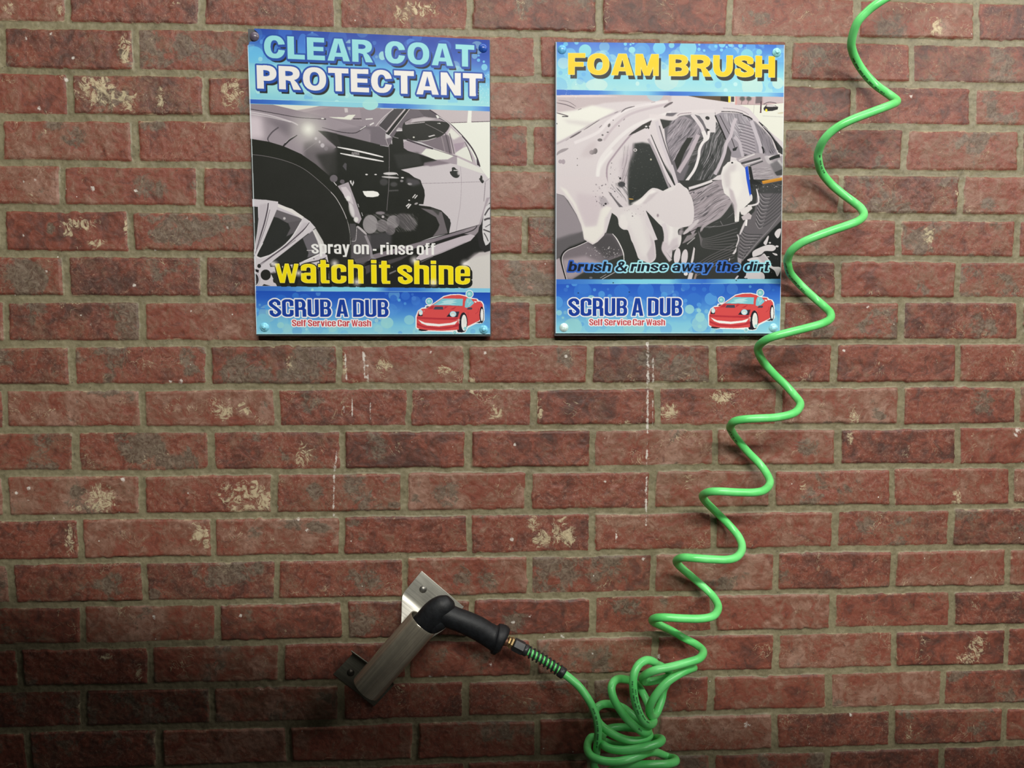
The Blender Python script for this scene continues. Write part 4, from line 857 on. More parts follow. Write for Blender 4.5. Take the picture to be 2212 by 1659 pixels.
def print_foam_brush():
    A = Art(QUAD_R, *quad_size(QUAD_R)); A.buf[:] = .8
    Z1, Z2, Z3, Z4 = (1190, 80, 8.296), (1440, 80, 8.193), (1190, 190, 7.9), (1440, 190, 7.9)
    Z5, Z6, Z7, Z8 = (1190, 390, 7.542), (1440, 390, 7.541), (1190, 590, 8.508), (1440, 590, 8.193)
    FOAM, SH, DK = (220, 214, 216), (196, 184, 190), (50, 54, 52)
    A.at(0, 0, 1); A.poly([(1180, 195), (1710, 195), (1710, 615), (1180, 615)], (214, 206, 210))
    # street behind
    A.at(*Z4); A.poly([(700, 100), (2200, 120), (2200, 1100), (1700, 700), (1400, 350)], (229, 230, 219)); A.poly([(1180, 140), (2200, 140), (2200, 240), (1700, 290), (1180, 290)], (196, 170, 172)); A.poly([(250, 130), (1050, 145), (1050, 245), (700, 195)], (92, 74, 56)); A.poly([(920, 150), (1040, 150), (1040, 240), (920, 220)], (42, 38, 30)); A.line([(1068, 130), (1068, 250)], 36, (246, 220, 70)); A.poly([(1095, 150), (1150, 150), (1150, 240), (1095, 240)], (70, 66, 70)); A.line([(1180, 140), (1180, 290)], 30, (212, 160, 156))
    for x in (1290, 1400): A.ell(x, 185, 46, 40, (88, 90, 86), .9, 1); A.line([(x, 200), (x - 20, 280)], 10, (110, 100, 98))
    A.poly([(1520, 150), (1630, 150), (1625, 260), (1510, 270)], (110, 100, 104), .9, .6); A.line([(1610, 230), (1600, 430)], 26, (96, 74, 82)); A.line([(1500, 150), (1480, 440)], 8, (190, 186, 184)); A.poly([(1640, 150), (2100, 150), (2100, 250), (1650, 260)], (200, 186, 190), .9, .6); A.line([(1220, 285), (1700, 290)], 8, (150, 130, 134), .7)
    A.poly([(1650, 345), (1700, 290), (1850, 300), (1900, 330), (1890, 370), (1800, 395), (1700, 400), (1655, 385)], (48, 46, 48)); A.poly([(1690, 315), (1720, 285), (1830, 290), (1850, 310), (1890, 325), (1720, 325)], (206, 200, 200)); A.line([(1650, 280), (1750, 245), (1870, 265)], 14, (110, 98, 104)); A.ell(1697, 385, 18, 26, (246, 226, 60)); A.poly([(1880, 430), (2000, 410), (2000, 440), (1900, 440)], (205, 196, 170)); A.line([(1630, 480), (2010, 500)], 12, (204, 204, 196))
    # roof of the foamed car
    A.poly([(-2000, 120), (300, 125), (640, 190), (960, 235), (1240, 310), (1400, 380), (1560, 560), (1760, 780), (1930, 960), (2010, 1060), (2010, 1700), (-2000, 1700)], (215, 207, 210))
    A.at(*Z3); A.poly([(80, 100), (1500, 115), (2054, 125), (2054, 230), (1300, 230), (900, 260), (450, 380), (90, 420)], (198, 185, 188), blur=1.5)
    A.poly([(90, 430), (400, 390), (700, 300), (1100, 380), (700, 640), (90, 930)], (234, 234, 226), blur=2.5); A.poly([(90, 130), (600, 110), (1200, 150), (600, 160), (100, 160)], (226, 212, 212), blur=1)
    for p, w in (([(90, 255), (260, 290), (410, 350)], 14), ([(130, 210), (300, 240), (430, 320)], 8), ([(90, 425), (200, 455), (300, 485)], 18), ([(460, 378), (520, 355)], 14)): A.line(p, w, (96, 86, 92), .85, .2, (.5, .6))
    A.line([(190, 490), (290, 490)], 18, (60, 56, 60)); A.poly([(200, 540), (470, 560), (760, 590), (640, 660), (300, 600)], (206, 198, 200), .6, 3)
    # long streaks of the roof edge
    for p, w, c, a in (([(90, 960), (250, 880), (500, 730), (830, 545), (1100, 430), (1430, 315), (1780, 240)], 30, (176, 164, 172), .6), ([(400, 940), (800, 760), (1000, 560), (1400, 330), (2000, 230)], 50, (232, 226, 228), .8), ([(900, 900), (1100, 640), (1400, 430), (2054, 260)], 40, (188, 174, 182), .6), ([(800, 1500), (820, 1300), (920, 1120), (1200, 820), (1500, 620), (2054, 420)], 60, (232, 228, 228), .8), ([(960, 1659), (960, 1350), (1080, 1150), (1320, 850), (1500, 690), (1720, 560)], 26, (152, 134, 146), .8)): A.line(p, w, c, a, .7)
    for p, w in (([(320, 858), (420, 800), (520, 740)], 26), ([(560, 720), (700, 630), (830, 545)], 12), ([(250, 905), (310, 865)], 10), ([(1085, 432), (1140, 405)], 18), ([(1195, 418), (1280, 355), (1430, 313)], 18), ([(1710, 252), (1780, 238)], 12), ([(1925, 335), (2000, 285), (2080, 245)], 34), ([(825, 680), (868, 638)], 24), ([(1235, 555), (1262, 528)], 22)): A.line(p, w, (98, 90, 94), .9, .15, (.4, .4))
    for x, y, rx, ry, r in ((992, 640, 20, 34, 25), (1062, 552, 10, 9, 0), (968, 757, 20, 10, 0), (880, 806, 18, 16, 0), (835, 890, 42, 26, 0), (700, 1100, 46, 40, 0), (755, 1080, 38, 50, 10), (1160, 650, 12, 12, 0), (450, 1208, 8, 9, 0), (450, 1322, 9, 9, 0), (1035, 1285, 9, 9, 0), (1015, 1470, 8, 9, 0)): A.ell(x, y, rx, ry, (112, 106, 108), 1, .1, r)
    A.poly([(100, 1155), (110, 1100), (190, 1045), (300, 1030), (250, 1075), (150, 1120)], (160, 152, 156), sm=True); A.ell(160, 1258, 34, 34, (172, 160, 168)); A.ell(212, 1262, 32, 42, (172, 160, 168)); A.ell(100, 612, 9, 12, (40, 40, 40))
    A.poly([(560, 1060), (680, 940), (800, 900), (700, 1180), (500, 1180)], (198, 186, 190), .6, 4); A.line([(800, 1659), (800, 1450), (870, 1280), (1050, 1060)], 50, (236, 234, 232), .9, 2)
    # window
    A.poly([(1310, 1800), (1300, 1500), (1330, 1280), (1390, 1080), (1420, 950), (1560, 930), (1700, 960), (1760, 1020), (1900, 1260), (2054, 1480), (2350, 1700), (2350, 2000), (1330, 2000)], DK, blur=1.6)
    A.poly([(1180, 1240), (1330, 1050), (1400, 940), (1420, 1100), (1320, 1300), (1290, 1660), (1190, 1600)], (190, 178, 186), .75, 4); A.streaks([(1240, 1000), (1450, 930), (1400, 1300), (1300, 1659), (1200, 1659)], 100, (110, 104, 108), .5, 2, 5, 2)
    A.speckle([(1300, 980), (1950, 1900)], 260, 2, 9, (150, 150, 148), .45, 6); A.speckle([(1000, 1300), (1330, 1900)], 60, 2, 9, (80, 74, 80), .8, 9)
    A.ell(1438, 1062, 30, 26, (205, 200, 200)); A.ell(1436, 1062, 13, 13, (60, 60, 60)); A.ell(1705, 1222, 16, 16, (180, 180, 160)); A.ell(1180, 1545, 18, 20, (52, 50, 52)); A.ell(1205, 1640, 60, 40, (56, 56, 56), .9, .6)
    A.poly([(1320, 820), (1380, 760), (1560, 630), (1716, 555), (1690, 640), (1600, 690), (1440, 770)], (58, 56, 54)); A.ell(1645, 680, 34, 30, (52, 52, 50)); A.ell(1625, 660, 22, 14, (230, 228, 228), .9, .3)
    # strands over the window (top)
    A.at(*Z4)
    A.poly([(0, 430), (300, 420), (830, 420), (830, 800), (620, 1700), (190, 1700), (140, 1500), (-20, 900), (-60, 560)], (108, 104, 110), blur=.4); A.poly([(-120, 520), (40, 510), (150, 550), (90, 610), (-60, 700)], (52, 54, 52)); A.poly([(100, 540), (300, 480), (520, 590), (600, 720), (430, 1000), (130, 1240), (60, 1140), (0, 900), (20, 700)], (150, 142, 150), blur=.5)
    A.streaks([(60, 500), (520, 560), (600, 760), (100, 1260), (0, 900)], 128, (74, 72, 78), .85, 1.3, 2, .6, -.1); A.streaks([(60, 500), (520, 560), (600, 760), (100, 1260), (0, 900)], 128, (214, 206, 214), .6, 1.0, 12, .6, .1)
    A.poly([(350, 850), (450, 850), (300, 1120), (240, 1280), (180, 1400), (130, 1240), (240, 1020)], (48, 50, 47)); A.poly([(560, 830), (640, 860), (600, 960), (520, 1150), (420, 1330), (360, 1320), (470, 1000)], (70, 70, 70), blur=.3); A.streaks([(540, 820), (650, 880), (420, 1340), (340, 1300)], 150, (170, 166, 170), .6, 1, 3, .5)
    A.line([(620, 880), (560, 1000), (470, 1130), (330, 1300), (180, 1500)], 90, (196, 184, 192), .0); A.line([(540, 800), (450, 1000), (360, 1180), (200, 1440)], 70, (190, 178, 186), .95, .4)
    A.poly([(640, 960), (830, 560), (930, 700), (1020, 900), (960, 1200), (860, 1500), (780, 1560), (350, 1700), (480, 1450), (560, 1180)], (72, 74, 74)); A.streaks([(640, 960), (830, 560), (930, 700), (1020, 900), (940, 1240), (800, 1540), (400, 1650), (560, 1180)], 112, (176, 170, 176), .85, 1.5, 4, .6, .0); A.streaks([(640, 960), (830, 560), (930, 700), (1020, 900), (940, 1240), (800, 1540), (400, 1650), (560, 1180)], 112, (38, 40, 40), .9, 1.3, 9, .6, .15)
    A.poly([(400, 1300), (560, 1200), (620, 1350), (560, 1560), (380, 1659), (250, 1659)], (54, 58, 56), .8, 1.2); A.speckle([(300, 1350), (620, 1640)], 50, 1.5, 6, (180, 178, 178), .5, 11)
    # roof-edge strands coming down
    A.line([(-300, 480), (-100, 500), (100, 520), (220, 450), (420, 420), (820, 400)], 70, (222, 214, 216), .95, .6); A.line([(180, 480), (240, 440), (420, 425)], 12, (140, 124, 134), .8, .3)
    A.poly([(400, 430), (560, 450), (820, 420), (840, 560), (830, 760), (740, 760), (700, 740), (620, 560), (560, 480)], (214, 208, 210), blur=.3); A.ell(695, 515, 38, 30, (52, 52, 52), 1, .2, 20); A.poly([(600, 690), (640, 720), (660, 750), (600, 720)], (44, 44, 44)); A.poly([(680, 690), (740, 720), (680, 750)], (44, 44, 44))
    A.line([(430, 450), (520, 560), (600, 680), (640, 800), (700, 860)], 60, (214, 206, 210), 1, .3); A.line([(720, 740), (700, 860), (620, 930), (560, 1050), (540, 1200), (470, 1400), (330, 1600), (250, 1720)], 46, (230, 225, 226), 1, .2); A.line([(620, 740), (660, 850), (650, 900)], 70, (226, 222, 222), 1, .3)
    A.at(0, 0, 1)
    A.line([(1404, 292), (1424, 338), (1446, 385), (1462, 412)], 6, (54, 56, 55), 1, .3)
    A.line([(1396, 278), (1412, 318), (1436, 372), (1462, 418)], 8, (216, 208, 212), 1, .3, (.8, .7)); A.line([(1400, 300), (1420, 342), (1440, 392), (1452, 420)], 5, (168, 160, 166), .9, .3)
    A.line([(1418, 262), (1428, 300), (1446, 350), (1464, 405)], 9, (206, 198, 204), 1, .3, (.8, .7)); A.line([(1424, 272), (1436, 312), (1452, 356)], 2.5, (96, 92, 96), .9, .2)
    A.at(*Z4)
    # second window and pillars
    A.poly([(820, 470), (930, 420), (1290, 440), (1450, 520), (1640, 760), (1860, 1050), (1900, 1140), (1300, 1220), (1100, 1180), (1000, 880)], (150, 144, 152)); A.streaks([(930, 430), (1300, 450), (1460, 560), (1230, 900), (1100, 800)], 60, (215, 210, 216), .7, 1.6, 21, .5); A.streaks([(930, 430), (1300, 450), (1460, 560), (1230, 900), (1100, 800)], 75, (92, 88, 96), .6, 1.2, 22, .5, .1)
    A.line([(825, 470), (900, 640), (960, 770), (1005, 885)], 24, (36, 36, 36)); A.line([(905, 470), (1000, 660), (1090, 830), (1160, 1020)], 12, (60, 56, 60)); A.poly([(1200, 900), (1400, 560), (1520, 900), (1540, 1080), (1320, 1160), (1250, 1100)], (160, 152, 160), .8, .6)
    for k in range(11):
        y = 600 + k * 52; A.line([(1210 + k * 8, y), (1330 + k * 6, y + 30), (1470 + k * 6, y + 70 + k * 2)], 11, (86, 82, 90), .75, .2); A.line([(1215 + k * 8, y + 18), (1330 + k * 6, y + 46), (1470 + k * 6, y + 88 + k * 2)], 10, (206, 200, 206), .6, .2)
    A.poly([(1290, 1140), (1420, 1150), (1330, 1200)], (42, 44, 44)); A.poly([(1120, 1040), (1215, 1000), (1180, 1070), (1130, 1080)], (48, 50, 50)); A.poly([(1040, 980), (1100, 1100), (1080, 1260), (960, 1350), (920, 1480), (860, 1500), (980, 1180)], (60, 60, 60), .9, .5)
    A.line([(1180, 520), (1130, 640), (1090, 820), (1010, 960), (980, 1120), (900, 1320), (820, 1480)], 58, (198, 188, 196), .95, .4); A.line([(1150, 840), (1240, 930), (1270, 1060), (1310, 1200)], 50, (190, 182, 190), .95, .4); A.line([(1440, 560), (1520, 780), (1590, 980), (1620, 1120), (1740, 1250)], 62, (196, 188, 196), .95, .5); A.line([(1300, 460), (1400, 500), (1460, 540)], 22, (44, 42, 44)); A.line([(930, 402), (1150, 412), (1300, 440)], 12, (50, 46, 50)); A.line([(960, 345), (1150, 360), (1300, 400), (1400, 460)], 9, (140, 128, 138), .8)
    A.poly([(1480, 560), (1640, 700), (1790, 860), (1860, 1080), (1800, 1150), (1700, 1060), (1600, 860)], (134, 128, 136), .85, .6); A.streaks([(1500, 560), (1660, 720), (1850, 1000), (1860, 1120), (1650, 1120)], 62, (50, 50, 54), .8, 1.3, 31, .5, .05)
    A.line([(1570, 580), (1680, 690), (1790, 820), (1850, 930), (1900, 1060)], 38, (44, 44, 46), taper=(.3, 1)); A.line([(1640, 650), (1760, 760), (1880, 920), (1960, 1020)], 16, (176, 168, 174)); A.poly([(1860, 900), (1980, 1040), (2010, 1100), (2010, 1160), (1900, 1100)], (44, 46, 46), .9, .3)
    A.line([(1620, 1000), (1650, 1060), (1650, 1130)], 30, (44, 44, 46), taper=(.3, .6))
    A.poly([(1180, 1210), (1500, 1110), (1660, 1120), (1760, 1250), (1980, 1150), (2010, 1400), (1840, 1659), (1500, 1600), (1340, 1400), (1240, 1300)], (168, 160, 166)); A.line([(1230, 1240), (1500, 1130)], 22, (214, 208, 210)); A.line([(1270, 1290), (1600, 1200)], 34, (66, 66, 68), .9, .3); A.line([(1330, 1310), (1620, 1220)], 14, (220, 216, 218)); A.line([(1420, 1330), (1640, 1250)], 24, (76, 76, 78), .9, .3); A.line([(1690, 1160), (1740, 1260), (1830, 1300)], 60, (196, 190, 194), .9, .6)
    A.line([(1750, 1220), (1850, 1180), (1930, 1160)], 56, (52, 54, 54), taper=(.7, 1)); A.poly([(1760, 1300), (1900, 1230), (2000, 1300), (2000, 1500), (1850, 1480)], (110, 108, 112), .8, 1.2); A.poly([(1840, 1440), (1980, 1380), (2000, 1480), (1880, 1500)], (60, 62, 62), .8, .4); A.line([(1900, 1230), (1980, 1330)], 40, (206, 202, 204), .9, 1)
    A.streaks([(1460, 1380), (1760, 1340), (1840, 1520), (1640, 1600), (1480, 1540)], 165, (210, 204, 208), .7, 1.1, 41, .5); A.streaks([(1460, 1380), (1760, 1340), (1840, 1520), (1640, 1600), (1480, 1540)], 165, (104, 98, 104), .6, 1.0, 43, .5, .1)
    # dark lower right door
    A.at(*Z6); A.poly([(190, 0), (1880, -20), (1900, 1659), (-700, 1659), (-300, 1000), (100, 900), (350, 200)], (58, 60, 58)); A.poly([(350, 150), (760, 10), (940, -20), (1080, 260), (900, 560), (620, 740), (500, 760), (420, 900), (330, 720), (400, 440)], (160, 150, 156), blur=.5); A.streaks([(350, 150), (760, 10), (1060, 260), (860, 560), (560, 740), (330, 720), (400, 440)], 150, (74, 72, 76), .8, 1.6, 51, .5, .05); A.streaks([(350, 150), (760, 10), (1060, 260), (860, 560), (560, 740), (330, 720), (400, 440)], 150, (214, 206, 212), .6, 1.4, 52, .5, .1)
    A.line([(360, 175), (560, 105), (750, 30)], 28, (54, 54, 54), .95, .2, (.4, .4)); A.line([(360, 130), (560, 70), (740, 5)], 40, (222, 216, 218), 1, .4)
    for p, w in (([(430, 205), (450, 190)], 22), ([(500, 215), (570, 180)], 16), ([(650, 265), (690, 248)], 16), ([(380, 330), (430, 300)], 14)): A.line(p, w, (90, 86, 92))
    A.poly([(600, 740), (840, 600), (1000, 420), (1100, 280), (1100, 700), (700, 790), (640, 900), (590, 860)], (62, 64, 62), blur=.4); A.streaks([(600, 740), (840, 600), (1000, 420), (1090, 300), (1090, 560), (700, 790)], 150, (150, 144, 150), .5, 1.6, 53, .5, .15); A.line([(1080, 290), (980, 450), (860, 590), (700, 680), (580, 770), (560, 860)], 40, (178, 168, 174), .9, .5)
    A.poly([(460, 900), (600, 800), (1240, 680), (1200, 900), (1140, 1100), (440, 1290)], (60, 62, 60), blur=1)
    for k in range(7): A.line([(510 + k * 12, 820 + k * 22), (560, 930 + k * 22), (700, 930 + k * 30), (1150, 780 + k * 60)], 12, (128, 122, 126), .55, .4)
    for k in range(6): A.line([(440 + k * 10, 1400 + k * 30), (700 + k * 20, 1230 + k * 30), (1100, 1040 + k * 44)], 12, (124, 118, 122), .6, .3)
    A.line([(620, 760), (900, 740), (1150, 680)], 10, (140, 136, 140), .8); A.line([(870, 660), (910, 730)], 14, (130, 126, 130), .7)
    A.poly([(1500, 40), (1870, -10), (1880, 640), (1560, 950), (1230, 1320), (1150, 1340), (1160, 900), (1240, 700), (1430, 500)], (104, 100, 104), blur=.8)
    for k in range(9): A.line([(1500 - k * 6, 160 + k * 62), (1580 - k * 8, 260 + k * 62), (1700 - k * 10, 260 + k * 58), (1870, 40 + k * 62)], 15, (64, 64, 66), .7, .3); A.line([(1510 - k * 8, 190 + k * 62), (1580 - k * 10, 285 + k * 62), (1680 - k * 14, 288 + k * 58)], 9, (176, 170, 174), .7, .2)
    for k in range(9): A.line([(1200 - k * 4, 780 + k * 58), (1300 - k * 6, 870 + k * 52), (1560 - k * 40, 880 + k * 46)], 14, (56, 58, 58), .7, .3); A.line([(1210 - k * 5, 800 + k * 58), (1290 - k * 6, 885 + k * 52), (1500 - k * 36, 900 + k * 46)], 8, (170, 164, 168), .6, .2)
    A.poly([(1880, 640), (1900, 1659), (1100, 1659), (1230, 1320), (1500, 1040), (1700, 830)], (38, 40, 40)); A.line([(1880, 520), (1700, 760), (1500, 980), (1230, 1300)], 10, (150, 145, 148), .8, .3)
    FW = (214, 207, 210)
    for p in ([(1400, 1240), (1400, 1160), (1500, 1100), (1640, 1050), (1750, 1060), (1775, 1110), (1720, 1150), (1600, 1150), (1540, 1200), (1430, 1240)], [(1310, 1290), (1420, 1250), (1520, 1240), (1580, 1190), (1620, 1230), (1690, 1330), (1720, 1400), (1840, 1410), (1850, 1470), (1800, 1560), (1760, 1480), (1700, 1430), (1500, 1330), (1360, 1320)], [(1300, 1500), (1480, 1480), (1580, 1520), (1570, 1620), (1340, 1620)], [(1755, 870), (1800, 800), (1860, 790), (1840, 900), (1800, 940)], [(1575, 1020), (1610, 960), (1650, 900), (1660, 930), (1620, 1050)], [(1720, 1180), (1790, 1195), (1800, 1220), (1760, 1215)], [(1260, 1580), (1300, 1540), (1300, 1590)], [(1110, 1600), (1150, 1550), (1170, 1560), (1130, 1610)]): A.poly(p, FW, sm=True)
    A.ell(1680, 1015, 18, 13, FW); A.ell(1795, 1073, 26, 16, FW); A.ell(1650, 1243, 22, 8, FW); A.speckle([(1300, 1000), (1860, 1620)], 60, 2, 8, FW, .8, 14); A.poly([(1480, 1250), (1580, 1200), (1680, 1340), (1600, 1380)], (180, 170, 176), .8, 1.2)
    A.poly([(1065, 1200), (1140, 1080), (1130, 1160), (1100, 1200)], FW); A.line([(1150, 880), (1170, 960), (1130, 1080)], 22, FW, .9); A.line([(1190, 880), (1250, 740), (1300, 630)], 34, FW, .95, .2, (.5, .7)); A.line([(1300, 640), (1290, 740)], 30, (236, 232, 232)); A.poly([(1150, 1250), (1220, 1280), (1210, 1360), (1160, 1330)], (170, 162, 168), .9, .4); A.line([(1025, 1270), (1015, 1310)], 14, FW)
    # foam mass in the middle
    A.poly([(-270, 460), (-140, 230), (0, 140), (130, 80), (200, 40), (280, 100), (350, 160), (390, 350), (400, 480), (340, 640), (260, 760), (190, 800), (190, 880), (240, 900), (215, 1060), (130, 1130), (60, 1130), (30, 1190), (-60, 1190), (-110, 1310), (-180, 1220), (-130, 1000), (-140, 760), (-220, 560)], (222, 217, 217), blur=.25, sm=True)
    A.poly([(-60, 300), (120, 180), (300, 240), (330, 480), (200, 700), (0, 640)], (232, 229, 226), .9, 5); A.poly([(-100, 900), (0, 1000), (180, 920), (190, 1080), (20, 1150), (-60, 1180)], (202, 192, 198), .8, 2); A.poly([(350, 200), (400, 420), (380, 620), (240, 800), (260, 760), (330, 500)], (196, 184, 190), .8, 1.2)
    for x, y, w, c in ((40, 1220, 45, 212), (170, 1230, 52, 220), (290, 1250, 52, 214)): A.ell(x, y, w, 130, (c, c - 8, c - 4), 1, .2, 8)
    A.poly([(390, 1330), (440, 1080), (460, 1110), (440, 1280), (410, 1380)], FW); A.line([(270, 880), (400, 760), (520, 640)], 60, (206, 198, 202), .95, .6, (.5, .5)); A.poly([(250, 1030), (330, 900), (500, 850), (430, 940), (300, 1010)], (150, 142, 146), .9, .5); A.line([(240, 910), (520, 770)], 12, (44, 44, 44)); A.line([(330, 1040), (460, 930)], 30, (205, 198, 200), .9, .4, (.4, .5)); A.poly([(200, 810), (280, 820), (240, 900), (190, 870)], (120, 116, 118), .9, .3)
    A.line([(80, 1330), (60, 1420), (150, 1540), (180, 1620)], 40, (216, 208, 212), 1, .3); A.line([(400, 1500), (370, 1620)], 70, (214, 206, 208), 1, .4); A.ell(310, 1520, 34, 30, (232, 228, 228)); A.line([(480, 1520), (450, 1620)], 34, (176, 150, 140), .8, .4); A.ell(42, 692, 12, 7, (70, 66, 70))
    # soft folds in the foam
    for p, w, cc, a in (([(1330, 520), (1345, 470), (1352, 440)], 9, (196, 186, 191), .6), ([(1362, 452), (1376, 500), (1392, 545)], 8, (238, 235, 233), .8), ([(1348, 450), (1358, 500), (1376, 560)], 6, (192, 181, 187), .7), ([(1410, 432), (1440, 424), (1470, 430)], 8, (238, 235, 233), .7), ([(1425, 440), (1455, 452), (1478, 480)], 8, (190, 180, 186), .6), ([(1446, 470), (1450, 500), (1444, 530)], 8, (236, 233, 231), .7), ([(1462, 460), (1472, 490), (1468, 510)], 6, (184, 174, 180), .6), ([(1390, 440), (1404, 428), (1418, 420)], 6, (198, 188, 193), .7), ([(1444, 548), (1456, 536), (1466, 530)], 6, (190, 180, 186), .7)):
        A.at(0, 0, 1); A.line(p, w, cc, a, 1.6, (.3, .3))
    # brush
    A.at(*Z4); A.poly([(930, 1480), (960, 1360), (1040, 1270), (1150, 1240), (1240, 1270), (1330, 1370), (1380, 1500), (1400, 1700), (1420, 1820), (1430, 1940), (1240, 2120), (1230, 2280), (1160, 2290), (1150, 2000), (1060, 1860), (980, 1800), (940, 1640)], (228, 224, 222), blur=.2); A.poly([(960, 1480), (1080, 1300), (1200, 1290), (1140, 1500), (1080, 1700), (1000, 1700)], (206, 198, 200), .8, 3); A.poly([(1080, 1440), (1250, 1420), (1300, 1700), (1200, 1900), (1100, 1700)], (236, 233, 228), .9, 3); A.ell(1115, 1278, 18, 14, (40, 40, 42)); A.poly([(1060, 1700), (1130, 1760), (1200, 2000), (1180, 2240), (1150, 2100), (1080, 1860)], (190, 178, 184), .8, 1.4)
    A.poly([(1335, 1360), (1380, 1330), (1400, 1460), (1420, 1640), (1440, 1800), (1455, 1900), (1430, 1900), (1400, 1780), (1360, 1560)], (40, 84, 205)); A.poly([(1390, 1335), (1440, 1345), (1480, 1560), (1600, 1620), (1640, 1650), (1600, 1700), (1480, 1720), (1440, 1700), (1410, 1500)], (44, 46, 46)); A.poly([(1620, 1590), (1990, 1520), (1990, 1575), (1640, 1640)], (205, 140, 52)); A.line([(1640, 1600), (1990, 1532)], 16, (226, 168, 74), .8)
    A.poly([(1440, 1640), (1640, 1650), (1990, 1580), (1990, 1800), (1500, 1800)], (60, 62, 62), .8, 1); A.speckle([(1480, 1640), (1980, 1760)], 60, 2, 12, FW, .8, 17)
    A.line([(1530, 1720), (1560, 1850), (1560, 1960), (1480, 2000), (1380, 2010)], 30, (222, 216, 218), 1, .2, (.4, .6)); A.poly([(1240, 2080), (1440, 1990), (1460, 2060), (1330, 2180), (1270, 2160)], (222, 216, 216), 1, .4); A.poly([(1270, 2200), (1400, 2130), (1450, 2180), (1430, 2240), (1300, 2260)], (196, 186, 190), 1, .3); A.ell(1440, 1875, 22, 60, (222, 218, 220), 1, .3)
    # lower left: grey panel, filler door, foam drips
    A.at(*Z5); A.poly([(70, 210), (200, 240), (280, 330), (420, 560), (500, 760), (560, 960), (900, 850), (1000, 500), (1080, 600), (1250, 800), (1400, 1200), (1650, 1340), (1750, 1000), (1540, 480), (1850, 800), (1830, 1100), (2000, 1320), (2100, 1660), (60, 1660)], (56, 59, 56)); A.poly([(60, 190), (220, 250), (420, 560), (540, 800), (500, 850), (60, 1000)], (150, 142, 148), blur=1.5); A.poly([(60, 960), (300, 880), (540, 830), (580, 980), (300, 1080), (140, 1260), (60, 1300)], (104, 100, 104), .9, 2)
    A.poly([(60, 1300), (140, 1260), (240, 1620), (60, 1640)], (176, 164, 170), blur=.8); A.poly([(170, 1300), (200, 1190), (300, 1110), (600, 990), (900, 860), (1010, 870), (1120, 1030), (1190, 1210), (800, 1360), (520, 1500), (330, 1620), (240, 1610)], (122, 114, 120), blur=.5); A.poly([(180, 1290), (560, 1230), (820, 1340), (500, 1500), (340, 1600), (250, 1600)], (170, 158, 165), .9, 3); A.poly([(600, 1000), (900, 860), (1010, 880), (1130, 1060), (1180, 1190), (900, 1280), (760, 1140)], (74, 72, 74), .85, 4)
    A.line([(580, 990), (400, 1070), (270, 1120), (190, 1190), (165, 1290), (190, 1420), (250, 1620)], 24, (36, 36, 36)); A.line([(600, 996), (420, 1078), (290, 1128), (210, 1196), (182, 1290), (206, 1420), (262, 1620)], 9, (228, 222, 224)); A.line([(1000, 866), (1070, 950), (1140, 1080), (1180, 1190), (1190, 1300)], 16, (232, 228, 228), taper=(.4, .6)); A.speckle([(560, 1080), (1120, 1260)], 90, 3, 12, (205, 200, 202), .85, 23); A.line([(830, 1610), (1040, 1495)], 9, (200, 196, 198)); A.line([(800, 1590), (900, 1530)], 9, (160, 156, 158)); A.ell(650, 1584, 26, 18, (110, 108, 112)); A.speckle([(900, 300), (1300, 900)], 40, 3, 8, (130, 128, 130), .6, 29)
    A.poly([(20, -60), (900, -60), (1000, 300), (1060, 420), (960, 480), (900, 600), (905, 800), (860, 900), (760, 1000), (680, 1045), (600, 1000), (540, 960), (520, 840), (490, 720), (420, 560), (300, 350), (220, 250), (60, 200)], (216, 207, 210), blur=.2); A.poly([(60, 60), (140, 100), (360, 380), (500, 700), (540, 940), (700, 1030), (860, 850), (880, 620), (1000, 440), (900, 420), (800, 480), (740, 740), (560, 760), (420, 400), (250, 150)], (232, 229, 223), .95, 1.8); A.poly([(420, 200), (800, 260), (820, 440), (740, 720), (560, 740), (440, 440)], (206, 194, 200), .8, 4)
    A.poly([(780, 260), (920, 280), (980, 360), (900, 400), (820, 440)], (176, 168, 174), .9, 1.5); A.ell(890, 380, 18, 16, (48, 46, 50)); A.ell(860, 408, 12, 10, (70, 66, 72)); A.speckle([(660, 60), (1080, 420)], 60, 4, 13, (84, 76, 84), .9, 33); A.ell(1150, 70, 56, 44, (70, 70, 74), .9, 1); A.streaks([(960, 60), (1260, 20), (1240, 360), (1120, 240)], 60, (60, 60, 64), .7, 2, 61, 1)
    A.poly([(930, 180), (1000, 220), (1180, 440), (1130, 460)], (96, 92, 96), .9, .5); A.line([(840, 100), (960, 320), (1080, 480), (1180, 600)], 80, (218, 210, 213), .95, 1); A.line([(1000, 210), (1120, 350), (1250, 470)], 46, (214, 206, 210), .95, .5)
    A.poly([(960, 490), (1100, 440), (1270, 420), (1450, 300), (1620, 140), (1720, 130), (1860, 180), (1980, 160), (2100, 60), (2300, 300), (2300, 700), (2000, 760), (1820, 660), (1640, 560), (1560, 470), (1540, 600), (1560, 740), (1650, 860), (1690, 1010), (1710, 1180), (1700, 1280), (1620, 1345), (1520, 1320), (1420, 1260), (1370, 1080), (1310, 980), (1260, 820), (1180, 800), (1110, 740), (1080, 600)], (218, 211, 213), blur=.25, sm=True)
